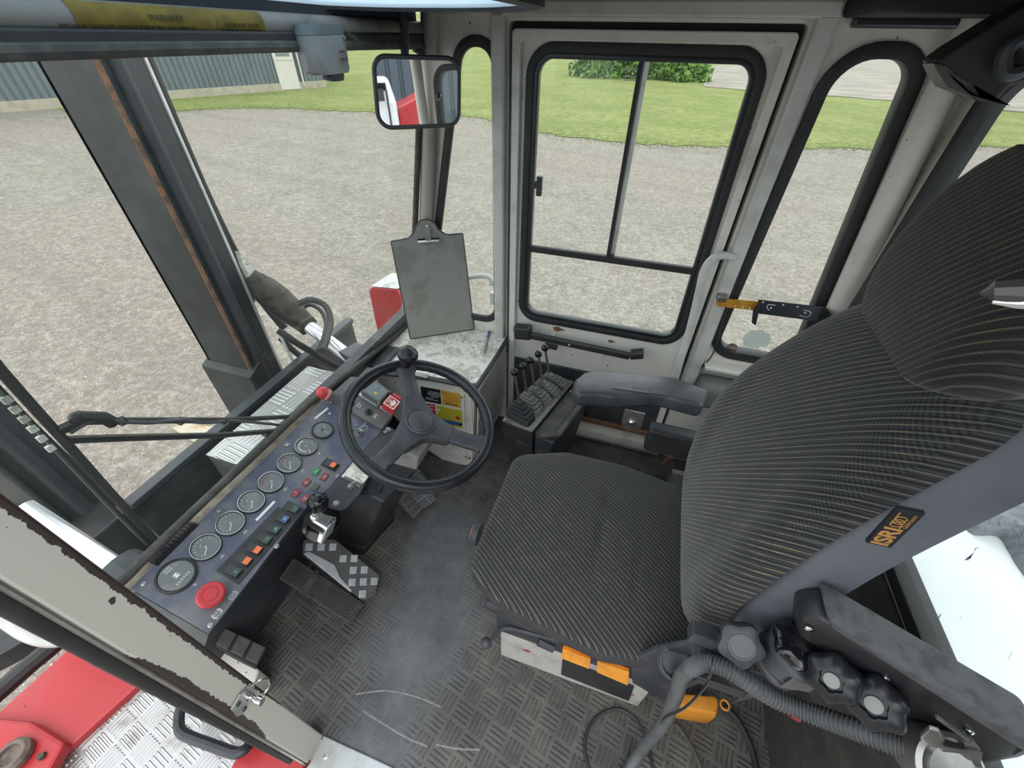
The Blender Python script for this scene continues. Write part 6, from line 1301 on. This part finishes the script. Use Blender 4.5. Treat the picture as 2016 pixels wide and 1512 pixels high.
b = bmn(); prism(b, [S(*q, ZS+.02) for q in ((500, 1432), (600, 1490), (590, 1600), (400, 1640), (455, 1510))], (0, 0, -.2)); solo('red_step_side', b, MT['red_worn'], 'red painted step side between the black pull handle and the sill', 'panel', bevel=.006)
rl = [P(-80, 1170, 'z', -.10), P(0, 1218, 'z', -.12), P(50, 1250, 'z', -.14), P(95, 1263, 'z', -.16), P(140, 1258, 'z', -.18), P(185, 1240, 'z', -.20)]
b = bmn(); tube(b, smooth(rl, 6), .020, 12); solo('hand_rail', b, MT['white_paint'], 'white tubular hand rail outside the near door post', 'rail', sm=True)
b = bmn(); tube(b, [S(-40, 1395, -.42), S(60, 1308, -.42), S(150, 1235, -.42)], .035, 10); solo('fender_edge_tube', b, MT['hose'], 'black tube along the far edge of the red fender', 'tube', sm=True)
b = bmn(); prism(b, [S(*q, -.6) for q in ((-80, 1330), (0, 1290), (60, 1255), (120, 1200), (60, 1180), (-80, 1230))], (0, 0, -.1)); solo('chassis_plate', b, MT['mast'], 'black chassis plate behind the white hand rail', 'plate')
b = bmn(); boxr(b, -.95, .66, .1, 1.48, -.6, -.045); solo('chassis', b, MT['mast'], 'dark machine chassis under the cab floor', 'chassis')

# white engine bonnet behind the cab, cloth on it
b = bmn(); bn = rpoly([(.80, -.30), (2.9, -.30), (2.9, 1.42), (.80, 1.42)], .08, 5)
loft(b, [[V((p.x, p.y, z)) for p in grow(bn, g_)] for g_, z in ((0, -1.0), (0, .50), (-.012, .53), (-.04, .545))]); solo('engine_bonnet', b, MT['hood'], 'white engine bonnet with grey smudges behind the rear window', 'bonnet', sm=True)
rng = random.Random(11)
for (u, v), rx, ry in (((1915, 1090), .035, .012), ((1845, 1220), .022, .012), ((1925, 985), .02, .012), ((1990, 1290), .012, .008), ((1892, 1216), .005, .004)):
    c_ = P(u, v, 'z', .5452); b = bmn(); pts = []
    for k in range(22):
        t = 2*math.pi*k/22; f_ = 1+.3*rng.uniform(-1, 1); pts.append(c_+V((math.cos(t)*rx*f_*.7+math.sin(t)*ry*.7, math.sin(t)*ry*f_+math.cos(t)*rx*.7, 0)))
    prism(b, pts, (0, 0, .0006)); mk('smudge', b, mat('grey_smudge', (.60, .64, .66), .6, col2=(.76, .80, .82), sc_=45, lo=.40, hi=.60), bpy.data.objects['engine_bonnet'], off=bpy.data.objects['engine_bonnet'].location)
cl_o = [(1880, 960), (1932, 992), (1985, 980), (2060, 985), (2130, 1040), (2120, 1200), (2050, 1170), (2006, 1120), (1985, 1085), (1962, 1056), (1905, 1046)]
b = bmn(); nr_, cc = 14, P(2010, 1060, 'z', .56); rings = []
lo = smooth([P(u, v, 'z', .546) for u, v in cl_o], 4, True)
for k in range(nr_):
    s = 1-k/nr_; r_ = []
    for i, p in enumerate(lo):
        q = cc+(p-cc)*s; a_ = i*2*math.pi/len(lo); hgt = .055*math.sqrt(max(0, 1-s*s))+(.010*math.sin(q.x*55+q.y*38)+.006*math.sin(q.y*90-q.x*20))*(1-s**4); q.z = .5465+max(0, hgt); r_.append(q)
    rings.append(r_)
loft(b, rings); solo('cloth', b, MT['denim'], 'crumpled grey denim cloth lying on the white bonnet', 'cloth', sm=True, ang=80)

# ================================================================ YARD, BUILDING, FIELDS
b = bmn(); n = 60
xs = [-60+i*2.2 for i in range(61)]; ys = [-40+i*2.4 for i in range(61)]
vv = [[b.verts.new((x, y, G)) for y in ys] for x in xs]
for i in range(60):
    for j in range(60): fan(b, (vv[i][j], vv[i+1][j], vv[i+1][j+1], vv[i][j+1]))
struct('ground', b, MT['gravel'])
def edge_pts(px, z=G):
    return [P(u, v, 'z', z) for u, v in px]
rng = random.Random(5)
def jag(pts, k, amp):
    out = []
    for a, c in zip(pts[:-1], pts[1:]):
        d = (c-a); nrm = V((-d.y, d.x, 0)).normalized(); m = max(2, int(d.length/k))
        for i in range(m): out.append(a+d*i/m+nrm*rng.uniform(-amp, amp))
    return out+[pts[-1]]
# lawn: near edge as seen, far edge the start of the field / horizon
near = edge_pts([(150, 232), (300, 224), (420, 214), (520, 212), (660, 218), (760, 222), (900, 228), (985, 240), (1100, 268), (1250, 283), (1350, 288), (1500, 291), (1620, 293), (1730, 294), (1900, 285), (2040, 296)])
nj = jag(near, .5, .25)
far = [V((95, 70, G)), V((60, 330, G)), V((-330, 330, G)), V((-60, 30, G))]
b = bmn(); poly = [q+V((0, 0, .02)) for q in nj]+[q+V((0, 0, .02)) for q in far]
ed = []; vs1 = [b.verts.new(q) for q in poly]
for i in range(len(vs1)): ed.append(b.edges.new((vs1[i], vs1[(i+1) % len(vs1)])))
bmesh.ops.triangle_fill(b, use_beauty=True, use_dissolve=False, edges=ed)
solo('lawn', b, MT['grass'], 'green lawn with tiny yellow flowers beyond the gravel yard', 'grass', loc=V((0, 25, G)), kind='stuff')
# tufts softening the near edge of the lawn
b = bmn()
for q in nj:
    for k in range(60):
        p = q+V((rng.gauss(0, .5), rng.gauss(.2, .55), .0)); hgt = rng.uniform(.03, .10); a_ = rng.uniform(0, 6.28); wv = V((math.cos(a_), math.sin(a_), 0))*.02
        t_ = p+V((rng.uniform(-.04, .04), rng.uniform(-.04, .04), hgt)); b.faces.new([b.verts.new(p-wv), b.verts.new(p+wv), b.verts.new(t_)])
solo('grass_tufts', b, MT['grass'], 'low grass tufts along the edge between gravel and lawn', 'grass', loc=V((0, 25, G)), kind='stuff')
fd = edge_pts([(1385, 172), (1480, 180), (1621, 189), (1764, 200), (1881, 212), (2060, 226)])
fj = jag(fd, .8, .3); ffar = [V((140, 95, G)), V((180, 420, G)), P(1370, 132, 'z', G)]
b = bmn(); vs1 = [b.verts.new(q+V((0, 0, .05))) for q in fj+ffar]; ed = [b.edges.new((vs1[i], vs1[(i+1) % len(vs1)])) for i in range(len(vs1))]
bmesh.ops.triangle_fill(b, use_beauty=True, use_dissolve=False, edges=ed); solo('ploughed_field', b, MT['earth'], 'brown ploughed field beyond the lawn on the right', 'field', loc=V((20, 60, G)), kind='stuff')
# far rising meadow
b = bmn(); boxr(b, -420, 240, 330, 331, G-1, G+16); 
for q in b.verts:
    if q.co.z > 0: q.co.y += 60
solo('hillside', b, MT['grass'], 'distant green rising meadow on the horizon', 'hill', loc=V((0, 330, G)), kind='stuff')
# bush behind the lawn
def leafbush(name, label, c, rx, ry, h, n, seed):
    r = random.Random(seed); T = Thing(name, label, 'bush', c, 'bushes behind the lawn')
    b = bmn()
    for k in range(n):
        a_ = r.uniform(0, 6.28); e = math.acos(r.uniform(0, 1)); s = r.uniform(.72, 1.05)*(1+.18*math.sin(a_*5+e*7)); p = V(c)+V((math.cos(a_)*math.sin(e)*rx*s, math.sin(a_)*math.sin(e)*ry*s, max(.05, math.cos(e)*h*s)))
        sz = r.uniform(.18, .42); u_ = V((r.gauss(0, 1), r.gauss(0, 1), r.gauss(0, 1))).normalized(); w_ = u_.orthogonal().normalized()
        b.faces.new([b.verts.new(p-u_*sz), b.verts.new(p+w_*sz*.5), b.verts.new(p+u_*sz), b.verts.new(p-w_*sz*.5)])
    T.part('foliage', b, MT['leaves'])
    b = bmn()
    for k in range(7): a_ = r.uniform(0, 6.28); tube(b, [V(c)+V((math.cos(a_)*rx*.1, math.sin(a_)*ry*.1, 0)), V(c)+V((math.cos(a_)*rx*.55, math.sin(a_)*ry*.55, h*.75))], .06, 5)
    T.part('stems', b, MT['greasy'])
b0, b1, b2 = P(1175, 152, 'z', G), P(1262, 154, 'z', G), P(1345, 160, 'z', G)
leafbush('bush', 'bush at the left end of the hedge behind the lawn', b0, 2.6, 2.5, 4.2, 1800, 1)
leafbush('bush', 'darker full bush in the middle of the hedge behind the lawn', b1, 2.7, 2.5, 5.2, 2000, 2)
leafbush('bush', 'loose bush at the right end of the hedge next to the field', b2, 2.3, 2.0, 2.6, 1300, 3)
# corrugated shed with a white door
B0_, B1_ = P(0, 222, 'z', G), P(642, 172, 'z', G); dB = (B1_-B0_).normalized(); nB = V((dB.y, -dB.x, 0)); nB = nB if nB.dot(V((1, 0, 0))) > 0 else -nB
SH = Thing('shed', 'long dark corrugated shed with a white door behind the gravel yard', 'building', B1_-dB*10)
def wall(a, c, z0, z1, pitch, dep, nrm):
    d = (c-a); m = int(d.length/pitch); d.normalize(); pts = []
    for k in range(m):
        for s, o_ in ((0, 0), (.62, 0), (.72, -1), (.90, -1)): pts.append(a+d*(k+s)*pitch+nrm*dep*o_)
    pts.append(c); b = bmn(); lo_ = [b.verts.new(V((p.x, p.y, z0))) for p in pts]; hi = [b.verts.new(V((p.x, p.y, z1))) for p in pts]
    for i in range(len(pts)-1): fan(b, (lo_[i], lo_[i+1], hi[i+1], hi[i]))
    return b
e0 = B0_-dB*14
SH.part('wall_cladding', wall(e0, B1_, G+.42, 4.2, .34, .06, nB), MT['clad'])
bk_ = -nB*12
SH.part('end_cladding', wall(B1_, B1_+bk_, G+.42, 4.2, .34, .06, dB), MT['clad'])
b = bmn(); prism(b, [e0+nB*.06, B1_+nB*.06+dB*.06, B1_+bk_+dB*.06, e0+bk_], (0, 0, .45)); SH.part('plinth', b, MT['plinth'])
b = bmn(); prism(b, [e0+nB*.5+V((0, 0, 6.0)), B1_+nB*.5+dB*.4+V((0, 0, 6.0)), B1_+bk_*.5+dB*.4+V((0, 0, 8.5)), e0+bk_*.5+V((0, 0, 8.5))], (0, 0, .12)); SH.part('roof', b, MT['clad'])
d0 = P(563, 180, 'z', G); d0 = B0_+dB*((d0-B0_).dot(dB)); d1 = P(599, 177, 'z', G); d1 = B0_+dB*((d1-B0_).dot(dB)); wd_ = (d1-d0).length
DM_ = basis(d0+nB*.07+V((0, 0, .05)), dB, (0, 0, 1)); zs = 1 if DM_.to_3x3().col[2].dot(nB) > 0 else -1
b = bmn(); box(b, (wd_*.5, 1.9, 0), (wd_, 3.8, .10)); b.transform(DM_); dr = SH.part('door', b, mat('shed_door_white', (.66, .64, .58), .5))
b = bmn(); box(b, (wd_*.5, 2.55, .055*zs), (wd_*.70, 1.25, .02)); b.transform(DM_); SH.part('door_glass', b, mat('shed_door_glass', (.20, .26, .25), .1), dr)
b = bmn(); box(b, (wd_*.5, 1.72, .055*zs), (wd_*.9, .07, .03)); b.transform(DM_); SH.part('door_rail', b, mat('shed_door_rail', (.55, .53, .48), .5), dr)
b = bmn(); tube(b, [d1+dB*.35+nB*.12+V((0, 0, .2)), d1+dB*.35+nB*.12+V((0, 0, 5.9))], .07, 8); SH.part('downpipe', b, mat('downpipe_grey', (.55, .56, .55), .4))
# rusty plate lying on the gravel
pp = [P(u, v, 'z', G+.03) for u, v in ((338, 842), (365, 833), (470, 846), (480, 868), (405, 884))]
b = bmn(); prism(b, pp, (0, 0, -.03)); solo('steel_plate', b, mat('plate_stained', (.52, .47, .38), .8, col2=(.45, .24, .06), sc_=5), 'pale rust stained plate lying on the gravel behind the crossbeam', 'plate')
# ---- what the rear view mirror looks at: second machine and dark hall behind the near side
def MRay(u, v, dist):
    p = PP(u, v, mc, MN); d = (p-CAM).normalized(); r_ = d-MN*2*d.dot(MN); return p+r_*(dist/math.hypot(r_.x, r_.y))
vA, vB = MRay(745, 240, 7.0), MRay(786, 240, 7.0)
rr = (vB-vA); rr.z = 0; wid = rr.length; rr.normalize(); bk2 = V(((vA-mc).x, (vA-mc).y, 0)).normalized()
zt_ = MRay(765, 150, 7.0).z; 
TR = Thing('white_truck', 'white truck cab parked behind the machine as seen in the mirror', 'truck', (vA.x, vA.y, G))
pts = [vA-rr*1.2, vB, vB+bk2*2.4, vA-rr*1.2+bk2*2.4]
b = bmn(); loft(b, [[V((q.x, q.y, G+.35)) for q in pts], [V((q.x, q.y, zt_-.35)) for q in pts], [V((q.x, q.y, zt_))+((sum(pts, V((0, 0, 0)))/4-q)*.10) for q in pts]]); TR.part('cab', b, MT['hood'], bevel=.06)
wq0, wq1 = MRay(746, 163, 6.98), MRay(772, 178, 6.98); b = bmn(); cwin = [vA-rr*.6, vA+rr*(wid*.62)]
prism(b, [V((cwin[0].x, cwin[0].y, wq0.z)), V((cwin[1].x, cwin[1].y, wq0.z)), V((cwin[1].x, cwin[1].y, wq1.z)), V((cwin[0].x, cwin[0].y, wq1.z))], -bk2*.02); TR.part('cab_window', b, MT['black_gloss'])
b = bmn(); q = MRay(747, 187, 6.9); box(b, q, (.10, .10, .16)); TR.part('mirror_head', b, MT['black'])
b = bmn(); q_ = vA+rr*(wid*.60); boxr(b, -.01, .01, -.01, .01, G+.4, wq1.z); 
for x in b.verts: x.co.x += q_.x-bk2.x*.01; x.co.y += q_.y-bk2.y*.01
TR.part('door_seam', b, MT['rubber'])
for k in (0, 1):
    b = bmn(); lathe(b, [(.48, -.14), (.5, -.1), (.5, .1), (.48, .14)], V((vA.x, vA.y, G+.5))+bk2*(.5+1.4*k)-rr*.9, rr, 24); TR.part('tire', b, MT['rubber'])
cA, cB = MRay(787, 240, 7.3), MRay(815, 240, 7.3); ztr = MRay(795, 198, 7.3).z
b = bmn(); pts = [cA, cB+rr*.3, cB+rr*.3+bk2*1.5, cA+bk2*1.5]; loft(b, [[V((q.x, q.y, G)) for q in pts], [V((q.x, q.y, ztr-.1 if i in (0, 3) else ztr+.12)) for i, q in enumerate(pts)]]); solo('counterweight', b, MT['red_worn'], 'red counterweight block standing right of the white truck in the mirror', 'block', bevel=.03)
hA = mc+bk2*13; hA.z = G; sd_ = V((-bk2.y, bk2.x, 0))
HL = Thing('hall', 'dark blue grey corrugated hall behind the white truck in the mirror', 'building', hA)
HL.part('wall_cladding', wall(hA-sd_*14, hA+sd_*14, G, 5.5, .34, .06, -bk2), mat('hall_cladding', (.085, .11, .135), .45, col2=(.075, .095, .115), sc_=.5))
